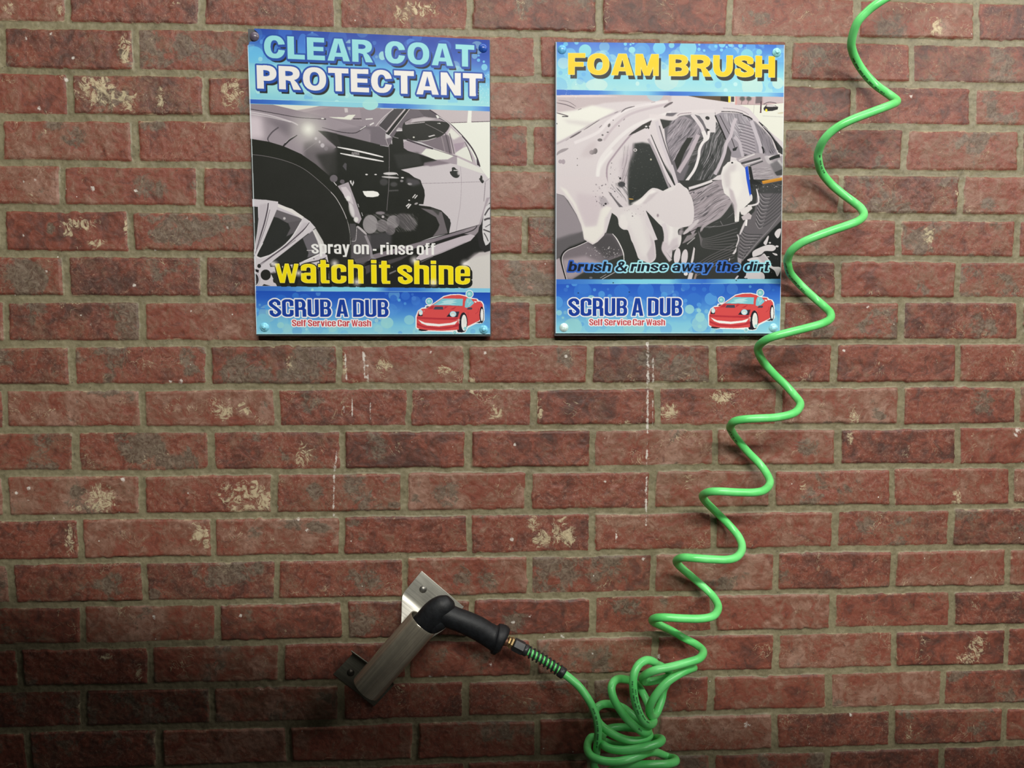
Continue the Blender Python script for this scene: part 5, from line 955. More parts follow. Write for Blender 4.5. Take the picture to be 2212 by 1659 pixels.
    A.poly([(1150, 540), (1300, 480), (1480, 620), (1540, 900), (1620, 1200), (1480, 1250), (1400, 1000), (1300, 780)], (226, 222, 221), .9, 4); A.poly([(1600, 860), (1680, 1010), (1700, 1260), (1600, 1340), (1560, 1200), (1640, 1050)], (198, 187, 193), .85, 1.5); A.poly([(1290, 380), (1500, 280), (1640, 150), (1720, 170), (1560, 330), (1420, 400)], (236, 232, 230), .9, 1.5); A.poly([(1480, 380), (1600, 230), (1760, 180), (1640, 300), (1540, 380)], (196, 186, 191), .7, 1.4); A.poly([(1130, 560), (1200, 560), (1260, 700), (1240, 790), (1160, 780), (1110, 700)], (230, 226, 224), .9, 1.2)
    A.speckle([(1200, 420), (1560, 620)], 14, 4, 12, (96, 88, 96), .9, 37); A.ell(1740, 570, 18, 26, (140, 126, 134), .8, .6); A.line([(1270, 300), (1340, 305)], 14, (205, 160, 80)); A.line([(1850, 1000), (1830, 1120), (1900, 1240), (1950, 1310)], 60, (206, 196, 201), 1, .6); A.line([(1830, 700), (1870, 860), (1870, 1010)], 70, (214, 206, 210), 1, .5)
    A.at(0, 0, 1); A.buf += (A.rng.random(A.buf.shape[:2]).astype(np.float32)[..., None] - .5) * .035
    # ---- header and footer
    A.grad([(1180, 70), (1720, 75), (1720, 210), (1600, 208.4), (1450, 206.8), (1320, 205), (1180, 206)], [(0, (72, 118, 212)), (.3, (100, 168, 228)), (.55, (140, 212, 232)), (.9, (165, 222, 228)), (1, (150, 214, 230))], [(1450, 93), (1449, 205)])
    A.bubbles([(1195, 92), (1700, 98), (1700, 135), (1195, 130)], 42, 3, 17, 41, CYANS, (.3, .6)); A.bubbles([(1195, 125), (1700, 130), (1700, 200), (1195, 198)], 60, 4, 24, 42, CYANS + [(200, 230, 226)], (.25, .55))
    A.at(*Z1); A.ell(612, 248, 112, 112, (135, 212, 226)); A.ell(820, 860, 195, 110, (196, 230, 226), .85); A.ell(1940, 200, 112, 112, (120, 200, 235)); A.ell(1625, 240, 150, 140, (95, 165, 228), .8); A.ell(1450, 235, 60, 56, (150, 220, 230)); A.ell(2070, 780, 215, 180, (190, 226, 222), .8); A.ell(1550, 838, 34, 40, (190, 232, 232)); A.ell(458, 105, 38, 34, (120, 196, 235)); A.ell(265, 128, 42, 38, (115, 192, 235)); A.ell(340, 300, 110, 100, (115, 190, 235), .8)
    for x, y, r in ((1332, 130, 30), (1425, 138, 20), (1472, 108, 26)): A.ell(x, y, r, r, (125, 205, 240))
    A.at(*Z2)
    for x, y, r, c in ((970, 232, 28, 0), (868, 166, 26, 0), (1060, 180, 20, 0), (1305, 155, 40, 0), (1125, 140, 38, 0), (980, 130, 60, 0), (570, 220, 30, 0), (662, 242, 22, 0), (575, 135, 20, 0), (1420, 325, 110, 1), (1115, 330, 140, 2), (1636, 268, 52, 1), (1515, 880, 185, 3), (1965, 820, 100, 3), (375, 200, 150, 1), (1042, 945, 36, 4), (1215, 838, 36, 4), (85, 150, 50, 1)): A.ell(x, y, r, r, [(130, 210, 242), (135, 210, 226), (92, 165, 230), (192, 228, 222), (195, 236, 238)][c], .9)
    A.at(0, 0, 1); A.grad([(1180, 193), (1330, 196.5), (1450, 197.6), (1720, 201), (1720, 210), (1600, 208.4), (1450, 206.8), (1320, 205), (1180, 206)], [(0, (58, 104, 200)), (.18, (70, 128, 215)), (.3, (140, 210, 232)), (.4, (120, 195, 232)), (.5, (62, 110, 205)), (.62, (75, 140, 220)), (.75, (150, 216, 232)), (.92, (140, 205, 232)), (1, (90, 150, 222))], [(1201, 200), (1694, 204)]); A.line([(1180, 192.6), (1330, 196), (1450, 197), (1720, 200.5)], 1.2, (176, 230, 235), .9)
    A.grad([(1180, 603.5), (1720, 602.5), (1720, 740), (1180, 740)], [(0, (44, 92, 200)), (.25, (54, 110, 212)), (.55, (90, 160, 230)), (.8, (135, 208, 236)), (1, (150, 218, 236))], [(1450, 608), (1450, 720)])
    A.bubbles([(1195, 616), (1690, 616), (1690, 720), (1195, 720)], 60, 2.5, 20, 51, BLUES, (.15, .45)); A.bubbles([(1195, 660), (1690, 660), (1690, 720), (1195, 720)], 40, 4, 22, 52, CYANS, (.3, .6))
    A.at(*Z7)
    for x, y, rx, ry, c in ((585, 330, 160, 160, 0), (430, 195, 56, 48, 1), (120, 535, 100, 108, 1), (150, 730, 52, 50, 2), (1300, 340, 140, 130, 0), (1740, 330, 150, 160, 0), (930, 390, 62, 62, 1), (1080, 424, 40, 36, 1), (800, 306, 30, 28, 1), (2080, 400, 60, 54, 1), (400, 980, 170, 150, 2), (1520, 1000, 200, 130, 2), (220, 820, 24, 22, 2), (740, 450, 62, 44, 2), (305, 245, 28, 26, 1)): A.ell(x, y, rx, ry, [(60, 125, 220), (90, 165, 235), (160, 222, 226)][c], .8)
    A.at(*Z8)
    for x, y, rx, ry, c in ((335, 235, 75, 72, 0), (480, 278, 40, 38, 0), (662, 290, 40, 38, 0), (480, 490, 140, 140, 0), (780, 455, 110, 108, 1), (890, 280, 140, 130, 0), (590, 780, 82, 84, 2), (405, 640, 82, 80, 2), (570, 662, 38, 36, 2), (570, 560, 40, 38, 1), (585, 945, 38, 34, 2), (330, 490, 36, 34, 1), (1475, 240, 25, 24, 1), (1885, 300, 24, 22, 0)): A.ell(x, y, rx, ry, [(60, 122, 216), (92, 165, 235), (160, 222, 226)][c], .85)
    A.at(0, 0, 1); A.grad([(1180, 603.5), (1720, 602.5), (1720, 612.2), (1180, 613.8)], [(0, (58, 112, 208)), (.14, (75, 140, 220)), (.3, (130, 215, 240)), (.5, (135, 218, 240)), (.56, (80, 150, 225)), (.66, (62, 118, 212)), (.78, (125, 205, 238)), (.94, (135, 210, 236)), (1, (80, 150, 220))], [(1200, 608), (1686, 608)]); A.line([(1300, 613.3), (1720, 612)], 1, (180, 232, 242), .7)
    A.line([(1190, 718.6), (1700, 719)], 1.8, (190, 235, 242), .8)
    logo_car(A, 1440 - 14.3, 590 + 18.2, 8.193)
    A.at(0, 0, 1)
    A.text('FOAM BRUSH', (1227.4, 161), (1673.2, 167.4), 44.3, 'black', [(.6, 1, 4.8, 8.2, (60, 60, 58)), (.8, 0, 0, 0, (250, 236, 150)), (0, 0, 0, 0, (241, 208, 44))], gap=.1, space=.36)
    def band(xx, yy):
        u = 1200 + xx / A.k
        st = [(1226, (50, 90, 190)), (1270, (80, 140, 230)), (1320, (130, 200, 245)), (1355, (175, 240, 250)), (1430, (175, 240, 250)), (1460, (150, 220, 250)), (1500, (80, 135, 220)), (1590, (62, 112, 210)), (1615, (140, 215, 245)), (1662, (170, 235, 245))]
        return np.stack([np.interp(u, [a for a, _ in st], [c[i] / 255. for _, c in st]) for i in range(3)], -1).astype(np.float32)
    A.text('brush & rinse away the dirt', (1226.5, 586.3), (1659, 586.3), 21.2, 'bold', [(3.2, 3, 0, 0, band), (0, 0, 0, 0, (30, 36, 48))], slant=.22, gap=.075, space=.26)
    slogan(A, ((1228.5, 682.5), (1473.2, 681.8), 37.6), ((1272.9, 702.8), (1436.2, 702.8), 13.5))
    A.speckle([(1222, 160), (1245, 215)], 60, .3, 1.4, (228, 244, 248), .8, 44)  # patch of glare on the header, painted in as light specks
    for x, y in ((1324.5, 611), (1359, 631), (1249, 633), (1590, 606)): A.ell(x, y, 1.6, 1, (35, 38, 50))
    A.line([(1201.5, 91), (1200.5, 720)], 1.6, (214, 226, 236), .9); A.line([(1694.2, 97), (1684.5, 720)], 1.3, (230, 236, 236), .8)
    return A
# ------------------------------------------------------------------ posters
def poster_material():
    k = NT('printed_sheet'); a = k.n('ShaderNodeAttribute', attribute_name='print')
    k.link(a.outputs['Color'], k.b.inputs['Base Color'])
    tc = k.n('ShaderNodeTexCoord').outputs['Object']
    k.put(k.b.inputs['Roughness'], k.math('ADD', k.math('MULTIPLY', k.noise(tc, 40., 4.), .2), .22))
    k.b.inputs['Specular IOR Level'].default_value = .06
    return k.m
PRINT = poster_material()
PANEL = simple_mat('dark_plastic_panel', rgb(62, 64, 66), .5, noise=.2, nscale=30.)

def quad_box(name, quad, y_back, y_front, mat, parent):
    """a slab whose front face fills a quad of the wall"""
    f = at([q[0] for q in quad], [q[1] for q in quad], y_front); b = f.copy(); b[:, 1] = y_back
    o = mesh_obj(name, np.r_[f, b], [(0, 3, 2, 1), (0, 1, 5, 4), (1, 2, 6, 5), (2, 3, 7, 6), (3, 0, 4, 7), (4, 5, 6, 7)], mat, parent, smooth=False)
    return o

def dome(name, c, r, h, mat, parent, hexr=0., axis=(0, -1, 0)):
    """round bolt head on a flat rim, with a small six-sided boss when hexr > 0"""
    ax = Vector(axis).normalized(); u = ax.orthogonal().normalized(); w = ax.cross(u)
    prof = [(1.0, 0, 0), (1.0, .12, 0), (.93, .26, 0), (.80, .48, 0), (.62, .70, 0)]
    prof += [(hexr * 1.05, .80, 1), (hexr, 1.02, 1), (hexr * .8, 1.10, 1)] if hexr else [(.42, .88, 0), (.2, .97, 0)]
    n = 24; v = []; f = []
    for (pr, ph, hx) in prof:
        for i in range(n):
            t = 2 * math.pi * i / n
            k = 1.
            if hx: k = math.cos(math.pi / 6) / math.cos((t % (math.pi / 3)) - math.pi / 6)
            p = Vector(c) + (u * math.cos(t) + w * math.sin(t)) * r * pr * k + ax * h * ph
            v.append(p)
    m = len(prof)
    for j in range(m - 1):
        for i in range(n): f.append((j * n + i, j * n + (i + 1) % n, (j + 1) * n + (i + 1) % n, (j + 1) * n + i))
    v.append(Vector(c) + ax * h * (1.12 if hexr else 1.)); k = len(v) - 1
    for i in range(n): f.append(((m - 1) * n + i, (m - 1) * n + (i + 1) % n, k))
    f.append(tuple(reversed(range(n))))
    return mesh_obj(name, [tuple(p) for p in v], f, mat, parent)

def make_poster(art, quad, back_quad, bolts, label, torn=None):
    y_sheet = -.0125
    ctr = at(sum(q[0] for q in quad) / 4, sum(q[1] for q in quad) / 4, -.004)
    root = empty('poster', tuple(ctr), label, 'poster', 'car wash posters on the brick wall')
    quad_box('backing_panel', back_quad, -.0035, -.0105, PANEL, root)
    img = art.final(); r, c = img.shape[:2]
    ii, jj = np.meshgrid((np.arange(r) + .5) * art.SS, (np.arange(c) + .5) * art.SS, indexing='ij')
    ii[0] = 0; ii[-1] = art.h; jj[:, 0] = 0; jj[:, -1] = art.w
    p = hom(art.Mi, np.c_[jj.ravel(), ii.ravel()])
    w = at(p[:, 0], p[:, 1], y_sheet).reshape(r, c, 3)
    Yw = w[..., 1] - .0005 * fbm(w[..., 0], w[..., 2], .12, 5, 2) - .0008
    for u, v_, *_ in bolts:                                        # the sheet is pressed around each bolt
        q = at(u, v_, y_sheet); d = np.hypot(w[..., 0] - q[0], w[..., 2] - q[2])
        Yw += .0012 * np.exp(-(d / .014) ** 2)
    keep = None
    if torn is not None:
        q = smooth_closed(art.P(torn), 5)
        m = np.zeros((r, c), bool); res = Art.mask(art, q)
        mm, x0, y0 = res
        full = np.zeros((art.h, art.w), bool); full[y0:y0 + mm.shape[0], x0:x0 + mm.shape[1]] = mm
        m = full[::art.SS, ::art.SS][:r, :c]
        keep = ~(m[:-1, :-1] | m[1:, 1:])
    sh = grid_mesh('printed_sheet', w[..., 0], Yw, w[..., 2], PRINT, root, keep)
    add_attr(sh, 'print', np.minimum(s2l(img) * PRINT_GAIN, .92).reshape(-1, 3))
    for u, v_, col, hx in bolts:
        q = at(u, v_, y_sheet + .0004)
        dome('bolt', tuple(q), .0070, .0046, simple_mat('painted_bolt', rgb(*col), .3, noise=.25, nscale=300., spec=.6), root, hexr=.42 if hx else 0.)
    return root
PRINT_GAIN = .77
make_poster(print_clear_coat(), QUAD_L, [(535.5, 62.5), (1059, 87), (1061, 726.2), (554, 725.5)],
            [(550, 79, (92, 84, 98), 0), (1043.5, 104, (36, 78, 165), 0), (571.5, 707, (130, 205, 228), 1), (1045, 712, (118, 195, 220), 1)],
            'wash poster reading CLEAR COAT PROTECTANT over a dark car photo, left of the two posters',
            torn=[(520, 50), (546, 58), (549, 64), (556, 70), (558, 79), (553, 88), (545, 89), (539, 90), (536, 97), (520, 100)])
make_poster(print_foam_brush(), QUAD_R, [(1199, 90.3), (1694.5, 96.5), (1684.5, 724.2), (1198, 725.5)],
            [(1214, 107, (96, 170, 215), 0), (1677.5, 113.5, (140, 208, 210), 1), (1218, 707.5, (206, 232, 226), 0), (1670.5, 708, (160, 218, 232), 0)],
            'wash poster reading FOAM BRUSH over a soapy car photo, beside the green hose')

# ------------------------------------------------------------------ tubes
def frames(p):
    t = np.gradient(p, axis=0); t /= np.linalg.norm(t, axis=1)[:, None]
    n = np.zeros_like(p); a = np.array([0, -1., 0]) - t[0] * np.dot([0, -1., 0], t[0]); n[0] = a / np.linalg.norm(a)
    for i in range(1, len(p)):
        a = n[i - 1] - t[i] * np.dot(n[i - 1], t[i]); n[i] = a / np.linalg.norm(a)
    return t, n, np.cross(t, n)
def sweep(p, rad, seg=16, cap=True, ex=None):
    """tube along points p; rad is one radius or one per point; ex = second radius (along b) per point"""
    p = np.asarray(p, float); t, n, b = frames(p); m = len(p)
    ra = np.broadcast_to(np.asarray(rad, float), (m,)); rb = ra if ex is None else np.broadcast_to(np.asarray(ex, float), (m,))
    th = np.arange(seg) * 2 * np.pi / seg
    v = (p[:, None] + n[:, None] * (ra[:, None] * np.cos(th))[..., None] + b[:, None] * (rb[:, None] * np.sin(th))[..., None]).reshape(-1, 3)
    f = [(i * seg + j, i * seg + (j + 1) % seg, (i + 1) * seg + (j + 1) % seg, (i + 1) * seg + j) for i in range(m - 1) for j in range(seg)]
    if cap: f += [tuple(reversed(range(seg))), tuple((m - 1) * seg + j for j in range(seg))]
    return v, f
def path(pts, n=8):
    """photo points (u, v, distance from the wall) -> smooth world polyline"""
    w = np.array([at(u, v, -d) for u, v, d in pts])
    return smooth_closed(w, n, False)
def cyl(name, a, b, r, mat, parent, seg=24, r2=None, bevel=.12):
    a, b = np.asarray(a, float), np.asarray(b, float); d = b - a; e = bevel * r / max(np.linalg.norm(d), 1e-6); e = min(e, .3)
    r2 = r if r2 is None else r2
    v, f = sweep([a, a + d * e, a + d * (1 - e), b], [r * (1 - bevel), r, r2, r2 * (1 - bevel)], seg)
    return mesh_obj(name, v, f, mat, parent, smooth=seg > 8)

# ------------------------------------------------------------------ the green coil hose
F, M_, B = .098, .060, .024           # front, middle and back of the coil (distance from the wall)
HOSE = [(2010, -1000, .46), (2040, -760, .40), (2070, -480, .30), (2075, -260, .17), (2040, -120, .10), (1985, -55, .085), (1955, -26, .092), (1928, -12, F), (1900.7, 4, F), (1874.5, 24, .09), (1851, 50.6, .08), (1839.5, 88, M_), (1842, 112, .045), (1855, 140, .03), (1875, 167, B), (1896.5, 187.3, .026), (1925, 207.5, .042), (1937, 219.4, M_), (1922, 227.5, .085), (1881, 243, F),
    (1836.3, 260.5, F), (1803.5, 278.5, .09), (1780, 301.5, .078), (1768, 328, M_), (1767.5, 346.6, .05), (1774.5, 371.2, .034), (1795.3, 397.8, B), (1821.9, 420.4, B), (1844.5, 437, .03), (1860.5, 451, .044), (1865.5, 465.5, M_), (1852.7, 477.8, .086), (1824, 489, F), (1793, 499.6, F), (1762.5, 511, .096), (1731.7, 524.5, .088), (1710, 541.3, .076),
    (1701.5, 559.7, M_), (1702, 572, .052), (1707, 590, .038), (1722.9, 609, B), (1740.8, 627, B), (1763, 647, B), (1781, 662.6, .034), (1793.5, 676, .05), (1792.5, 689.5, .07), (1774, 699.6, .09), (1740.8, 709, F), (1707.3, 717.3, F), (1673.8, 726.2, .094), (1652, 735.5, .082), (1638, 749.6, M_), (1640, 765.2, .048), (1652, 785.3, .03),
    (1673.8, 809.8, B), (1696, 831, B), (1715, 852.2, .032), (1728.5, 871, .052), (1722, 887, .078), (1705, 896, .092), (1673.8, 902, F), (1640.4, 903.8, F), (1607, 905.8, .092), (1586, 910.5, .08), (1577.5, 921.5, M_), (1580, 930, .05), (1590, 946, .036), (1614.4, 975, B), (1640, 1001, B), (1656.5, 1023.7, .036), (1663, 1043, .058), (1652, 1058, .086),
    (1630, 1063.7, F), (1591.6, 1063.4, F), (1555.8, 1061.5, .096), (1531, 1062.8, .084), (1518, 1071, M_), (1525, 1084, .044), (1549, 1108, B), (1575, 1134, B), (1596, 1160, .036), (1603, 1183, .058), (1594, 1201, .086), (1573, 1208.6, F), (1536, 1208, F), (1500.4, 1205.5, .096), (1475, 1204.4, .084), (1461.4, 1211.5, M_), (1469, 1224, .044), (1497, 1248, B),
    (1520, 1268, B), (1541, 1289, .034), (1551.5, 1311, .058), (1542, 1329.5, .088), (1516.7, 1336, F), (1477.7, 1336, F), (1438.6, 1333.8, .096), (1416, 1335, .082), (1409.5, 1342, M_), (1429, 1352, .04), (1451.6, 1363, B), (1477.7, 1378.5, B), (1503.7, 1392, .036), (1519, 1407, .058), (1511, 1422, .088), (1486, 1430.5, F), (1452, 1439.7, .104), (1418.6, 1447, .106), (1397, 1455.7, .096),
    (1387.5, 1465, .078), (1394, 1472.6, .062), (1415, 1470, .056), (1444, 1463, .056), (1472.5, 1453, .056), (1494, 1444.5, .062), (1498, 1442.5, .072), (1486, 1446.5, .084), (1469, 1455, .09), (1443.9, 1471.5, .094), (1423.7, 1492, .096), (1408.5, 1515, .096), (1402.5, 1534.7, .09), (1407, 1547, .078), (1416.5, 1543, .064), (1424, 1527, .056), (1430, 1508, .05), (1434, 1488, .046), (1446, 1466, .042), (1444, 1450, .05), (1430, 1440, .064),
    (1419, 1435, .072), (1410, 1428.5, .082), (1396.8, 1425.9, .09), (1381.6, 1434, .098), (1371, 1452, .104), (1367.5, 1474, .108), (1369, 1497.7, .110), (1373.3, 1519.6, .110), (1381, 1541.5, .108), (1391.7, 1559, .104), (1404, 1565.5, .092), (1412, 1558, .074), (1407, 1540, .06), (1398, 1516, .05), (1389, 1497.7, .044), (1376.6, 1480, .044), (1360, 1470, .05), (1348, 1467, .06), (1335, 1467, .072), (1325.5, 1473, .084), (1321, 1485, .092),
    (1323, 1501, .096), (1331, 1519.6, .098), (1343, 1538, .098), (1356.4, 1555, .098), (1373, 1570, .098), (1389, 1581.5, .094), (1400, 1580, .08), (1396, 1569, .06), (1378, 1555, .044), (1361.5, 1540.5, .038), (1346, 1529, .036), (1328, 1522.5, .038), (1307.6, 1520.5, .044), (1294, 1525, .05), (1286.5, 1534, .054), (1287.5, 1548, .056), (1294, 1561.6, .064), (1306, 1573, .076), (1321, 1584, .084), (1339.6, 1593.6, .088), (1359.8, 1599.5, .09), (1381.6, 1600, .088),
    (1397.5, 1595, .08), (1403, 1586, .064), (1393, 1577, .046), (1360, 1572, .036), (1334.5, 1571, .034), (1314, 1575, .04), (1302.6, 1587, .054), (1299.5, 1600, .07), (1305, 1610.4, .086), (1321, 1618, .096), (1348, 1620.5, .102), (1376.6, 1617, .104), (1401.8, 1612, .102), (1423, 1605, .094), (1430, 1597.5, .08), (1422, 1594.5, .062), (1406, 1597, .048), (1376.6, 1607, .036), (1334.5, 1611, .030), (1297, 1598, .034), (1279, 1592.5, .044),
    (1270, 1605, .058), (1269.5, 1621, .074), (1279, 1634.5, .09), (1301, 1643, .102), (1327.8, 1645.5, .108), (1354.7, 1641, .108), (1380, 1633, .1), (1399, 1626, .084), (1417, 1625, .066), (1432, 1630.6, .056), (1445, 1636, .056), (1458, 1639, .066), (1459, 1645, .08), (1446, 1649.5, .09), (1427, 1651, .096), (1393.4, 1651.5, .098), (1359.8, 1654, .094), (1334.5, 1660, .084), (1312, 1668, .07), (1293, 1668, .058), (1283, 1655, .056),
    (1284.5, 1640, .062), (1288.5, 1624, .07), (1291.5, 1596, .08), (1291.7, 1570, .086), (1285.8, 1541.5, .086), (1272.3, 1512.9, .084), (1252, 1484.3, .078), (1232, 1465.8, .072), (1213.5, 1452.3, .068), (1190, 1436, .064), (1165, 1420.5, .061), (1140, 1407, .059), (1132, 1402.8, .058)]
HR = .0061
hp = path(HOSE, 7)
green = NT('green_hose_plastic')
_tc = green.n('ShaderNodeTexCoord').outputs['Object']
green.put(green.b.inputs['Base Color'], green.mix(green.step(green.noise(_tc, 22., 5., .6), .30, .72), rgb(92, 208, 108), rgb(120, 228, 134)))
green.put(green.b.inputs['Roughness'], green.math('ADD', green.math('MULTIPLY', green.noise(_tc, 55., 4.), .16), .24))
green.b.inputs['Specular IOR Level'].default_value = .55
ink = simple_mat('black_ink', rgb(26, 44, 32), .5)
hv, hf = sweep(hp, HR, 18)
# worn black print along parts of the hose: rows of tiny marks lying on its surface
u_, v_ = None, None
def to_px(p):
    d = (np.asarray(p) - CAM) @ RM
    return W / 2 + F_PX * d[:, 0] / d[:, 1], H / 2 - F_PX * d[:, 2] / d[:, 1]
u_, v_ = to_px(hp); T_, N_, B_ = frames(hp)
al = np.r_[0, np.cumsum(np.linalg.norm(np.diff(hp, axis=0), axis=1))]
marks_v, marks_f = [], []
_r = np.random.default_rng(9)
for (ua, ub, va, vb, side) in [(1840, 1915, 118, 208, .45), (1766, 1782, 330, 372, -.5), (1700, 1742, 563, 634, .5), (1576, 1592, 922, 948, .5), (1318, 1378, 1468, 1574, .15), (1366, 1398, 1486, 1562, -.55), (1280, 1293, 1530, 1612, -.1), (1304, 1385, 1570, 1602, -.1)]:
    ok = (u_ > ua) & (u_ < ub) & (v_ > va) & (v_ < vb)
    idx = np.where(ok)[0]
    if not len(idx): continue
    runs = np.split(idx, np.where(np.diff(idx) > 1)[0] + 1)
    runs = [max(runs, key=lambda q: (-hp[q][:, 1].mean() if side <= .2 else len(q)))] if side <= .2 else [max(runs, key=len)]
    for q in runs:
        s, e = al[q[0]], al[q[-1]]
        while s < e:
            for _ in range(_r.integers(4, 9)):
                ln = _r.uniform(.0005, .0011); hgt = _r.uniform(.7, 1.) * .0013
                i = min(np.searchsorted(al, s), len(hp) - 1)
                toc = CAM - hp[i]; toc -= T_[i] * np.dot(toc, T_[i]); toc /= np.linalg.norm(toc)
                sd = np.cross(T_[i], toc)
                c = hp[i] + (al[i] - s) * -T_[i]
                k = len(marks_v)
                for ds, dh in ((-ln / 2, -1), (ln / 2, -1), (ln / 2, 1), (-ln / 2, 1)):
                    an = side + dh * hgt / HR
                    marks_v.append(c + T_[i] * ds + (toc * math.cos(an) + sd * math.sin(an)) * (HR + .00016))
                marks_f.append((k, k + 1, k + 2, k + 3))
                s += ln + _r.uniform(.0004, .0007)
            s += _r.uniform(.0018, .004)
n0 = len(hv)
hose = mesh_obj('coiled_hose', np.r_[hv, np.array(marks_v)], hf + [tuple(n0 + i for i in f) for f in marks_f], [green.m, ink], offset=tuple(at(1500, 1200, -.06)))
_mi = np.zeros(len(hose.data.polygons), np.int32); _mi[len(hf):] = 1
hose.data.polygons.foreach_set('material_index', _mi)
tag(hose, 'bright green coiled hose hanging down the brick wall and tangled at the bottom', 'hose')

black = simple_mat('black_rubber', rgb(20, 22, 25), .52, noise=.35, nscale=120., spec=.38, bump=.0004)
blackp = simple_mat('black_plastic', rgb(44, 46, 47), .38, noise=.3, nscale=200., spec=.5)
brass = simple_mat('dull_brass', rgb(176, 150, 104), .42, .75, noise=.25, nscale=300.)
copper = simple_mat('dark_copper', rgb(120, 84, 66), .5, .7, noise=.3, nscale=300.)

def on_hose(u):                       # index of the last stretch of hose near photo x = u
    k = np.arange(len(hp)); m = k > len(hp) - 90
    return k[m][np.argmin(np.abs(u_[m] - u))]
i0, i1 = on_hose(1141), on_hose(1210)
# strain-relief spring wound round the hose behind the gun
seg = hp[min(i0, i1):max(i0, i1) + 1]; sa = np.r_[0, np.cumsum(np.linalg.norm(np.diff(seg, axis=0), axis=1))]
st = np.linspace(0, sa[-1], 320); sc_ = np.stack([np.interp(st, sa, seg[:, k]) for k in range(3)], -1)
t_, n_, b_ = frames(sc_); ph = np.linspace(0, 2 * np.pi * 8.6, 320)
helix = sc_ + (n_ * np.cos(ph)[:, None] + b_ * np.sin(ph)[:, None]) * .0077
v, f = sweep(helix, .00165, 8); mesh_obj('strain_relief_spring', v, f, blackp, hose)
i2, i3 = on_hose(1206.5), on_hose(1218.5)
cyl('end_collar', hp[i2], hp[i3], .0089, blackp, hose, 24, bevel=.14)
hx_a, hx_b = at(1109, 1390.5, -.057), at(1131, 1402, -.058)
cyl('hose_connector', hx_a, hx_b, .0104, blackp, hose, 6, bevel=.10)
cyl('connector_sleeve', hx_b, at(1140, 1407, -.059), .0092, blackp, hose, 20)

# ------------------------------------------------------------------ spray gun
gun = empty('spray_gun', tuple(at(1000, 1345, -.055)), 'black spray gun handle standing in the steel holster tube', 'spray gun')
PXM = 1430.
def loft(stations, sub=6, flat=.86):
    c = path([s[:3] for s in stations], sub); r = smooth_closed(np.array([[s[3], 0] for s in stations], float), sub, False)[:, 0] / PXM
    return sweep(c, r * flat, 28, True, r)
v, f = loft([(944, 1322, .053, 14), (952, 1325, .053, 23), (968, 1330.5, .055, 25), (985, 1337, .056, 25), (1006, 1345, .057, 25.4), (1031, 1356.5, .057, 26), (1047.5, 1366.5, .057, 25.8), (1061, 1374.5, .057, 26.5), (1068, 1377.5, .057, 29), (1073, 1379, .057, 33.6), (1078, 1381.5, .057, 34.6), (1083, 1384, .057, 33.5), (1085.5, 1385.5, .057, 28), (1087, 1386, .057, 12)])
grip = mesh_obj('grip', v, f, black, gun)
v, f = loft([(872, 1388, .048, 12), (880, 1380, .049, 21), (900, 1361, .050, 24), (920, 1343, .052, 27.5), (934, 1331, .053, 30.5), (948, 1319.5, .054, 31), (958, 1311, .055, 28.5), (966, 1304, .055, 24), (972, 1298.5, .055, 17.5), (975, 1296, .055, 11), (976, 1295, .055, 4)], flat=.72)
mesh_obj('gun_body', v, f, black, gun)
# ridge of moulded rubber where the body meets the grip
v, f = loft([(930, 1361, .055, 8), (938, 1357, .056, 12), (950, 1347, .057, 15), (962, 1336, .057, 14), (970, 1328, .056, 6)], flat=.9)
mesh_obj('trigger_housing', v, f, black, gun)
cyl('threaded_stem', at(1086, 1385.5, -.057), at(1097, 1386, -.057), .0064, copper, gun, 20, bevel=.05)
cyl('brass_nut', at(1096.5, 1384, -.057), at(1101, 1386.3, -.057), .0078, brass, gun, 6, bevel=.1)
cyl('brass_nut', at(1102, 1386.8, -.057), at(1107, 1389.5, -.057), .0095, brass, gun, 6, bevel=.1)

# ------------------------------------------------------------------ holster: steel tube on two bent brackets
def steel(name, col, rough, axis_rot=0.):
    k = NT(name); k.b.inputs['Metallic'].default_value = .6
    tc = k.n('ShaderNodeTexCoord').outputs['Object']
    vr = k.n('ShaderNodeVectorRotate', rotation_type='Y_AXIS'); k.link(tc, vr.inputs['Vector']); vr.inputs['Angle'].default_value = axis_rot
    mp = k.n('ShaderNodeMapping'); k.link(vr.outputs[0], mp.inputs[0]); mp.inputs['Scale'].default_value = (1.2, 60., 60.)
    st_ = k.noise(mp.outputs[0], 6., 5., .6)                       # drawn and brushed along the tube
    k.put(k.b.inputs['Base Color'], k.mix(k.step(k.math('ADD', k.math('MULTIPLY', st_, .7), k.math('MULTIPLY', k.noise(tc, 60., 6., .65), .3)), .38, .64), rgb(*[int(c * .86) for c in col]), rgb(*col)))
    k.put(k.b.inputs['Roughness'], k.math('ADD', k.math('MULTIPLY', st_, .12), rough))
    return k.m
STEEL, PLATE = steel('brushed_steel_tube', (176, 168, 150), .16, math.radians(49)), steel('steel_bracket', (196, 194, 182), .30, math.radians(-40))
PLATE_SHADED = steel('shaded_steel_bracket', (104, 102, 90), .46, math.radians(-40))  # bracket steel with the tube's shade put into its colour
hol = empty('gun_holster', tuple(at(850, 1415, -.048)), 'slanted stainless steel tube holster bolted to the brick wall', 'holster')
ta, tb = at(914, 1345, -.049), at(791, 1487, -.047)
ax = (tb - ta) / np.linalg.norm(tb - ta); n1 = np.cross(ax, [0, 1., 0]); n1 /= np.linalg.norm(n1); n2 = np.cross(ax, n1)
R0, R1_, sg = .0246, .0228, 48
v, f = [], []
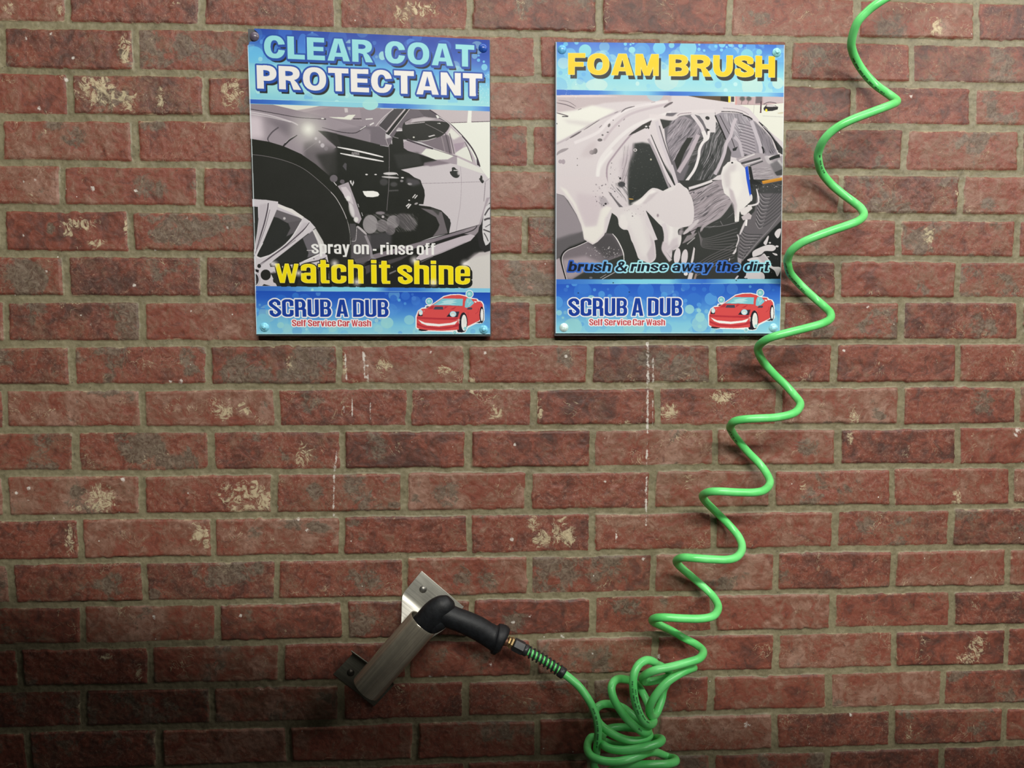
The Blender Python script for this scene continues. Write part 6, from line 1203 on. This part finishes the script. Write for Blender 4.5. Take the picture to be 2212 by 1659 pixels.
for q, r in ((ta - ax * .0007, (R0 + R1_) / 2 + .0004), (ta, R0), (ta + ax * .004, R0), (tb - ax * .003, R0), (tb, R0 - .0004), (tb, R1_), (tb - ax * .003, R1_), (ta + ax * .004, R1_), (ta, R1_)):
    for i in range(sg):
        t = 2 * math.pi * i / sg; v.append(q + (n1 * math.cos(t) + n2 * math.sin(t)) * r)
for k in range(9):
    for i in range(sg): f.append((k * sg + i, k * sg + (i + 1) % sg, ((k + 1) % 9) * sg + (i + 1) % sg, ((k + 1) % 9) * sg + i))
tube = mesh_obj('tube', v, f, STEEL, hol)
bpy.context.view_layer.update()
m_ = tube.modifiers.new('edge', 'EDGE_SPLIT'); m_.split_angle = math.radians(40)

def bent_plate(name, front, th=.0018, mat=None):
    """sheet metal from a strip of quads (rows of world points); thickened and softly rounded at the bends"""
    rows = [np.asarray(r, float) for r in front]
    v, f = [], []
    for r in rows: v += [tuple(p) for p in r]
    w = len(rows[0])
    for i in range(len(rows) - 1):
        for j in range(w - 1): f.append((i * w + j, i * w + j + 1, (i + 1) * w + j + 1, (i + 1) * w + j))
    o = mesh_obj(name, v, f, mat or PLATE, hol)
    s = o.modifiers.new('thickness', 'SOLIDIFY'); s.thickness = th; s.offset = 0
    b = o.modifiers.new('soft', 'BEVEL'); b.width = .0005; b.segments = 2; b.limit_method = 'ANGLE'; b.angle_limit = math.radians(50)
    return o
def lerp(a, b, t): return a * (1 - t) + b * t
def bend_rows(e0, e1, m0, m1, o0, o1, n=8):
    """flat flange e0-e1 .. bend line m0-m1 .. web edge o0-o1, with a curved bend"""
    rows = []
    for a0, a1 in [(e0, e1), (lerp(e0, m0, .5), lerp(e1, m1, .5))]: rows.append((a0, a1))
    for k in range(n + 1):
        t = k / n
        p = lambda e, m, o: lerp(lerp(lerp(e, m, .86), m, t), lerp(m, lerp(m, o, .22), t), t)
        rows.append((p(e0, m0, o0), p(e1, m1, o1)))
    rows.append((lerp(m0, o0, .6), lerp(m1, o1, .6))); rows.append((o0, o1))
    return [[r[0], lerp(r[0], r[1], .5), r[1]] for r in rows]
up_b = bent_plate('bracket', bend_rows(at(911, 1233, -.003), at(1002, 1311, -.003), at(868, 1285, -.003), at(961, 1359, -.003), at(866.5, 1347, -.032), at(925.5, 1383, -.026)))
lo_b = bent_plate('bracket', bend_rows(at(720, 1456, -.003), at(808, 1526, -.003), at(762, 1412, -.003), at(852, 1479, -.003), at(758.5, 1405.5, -.027), at(846, 1469.5, -.025)), mat=PLATE_SHADED)
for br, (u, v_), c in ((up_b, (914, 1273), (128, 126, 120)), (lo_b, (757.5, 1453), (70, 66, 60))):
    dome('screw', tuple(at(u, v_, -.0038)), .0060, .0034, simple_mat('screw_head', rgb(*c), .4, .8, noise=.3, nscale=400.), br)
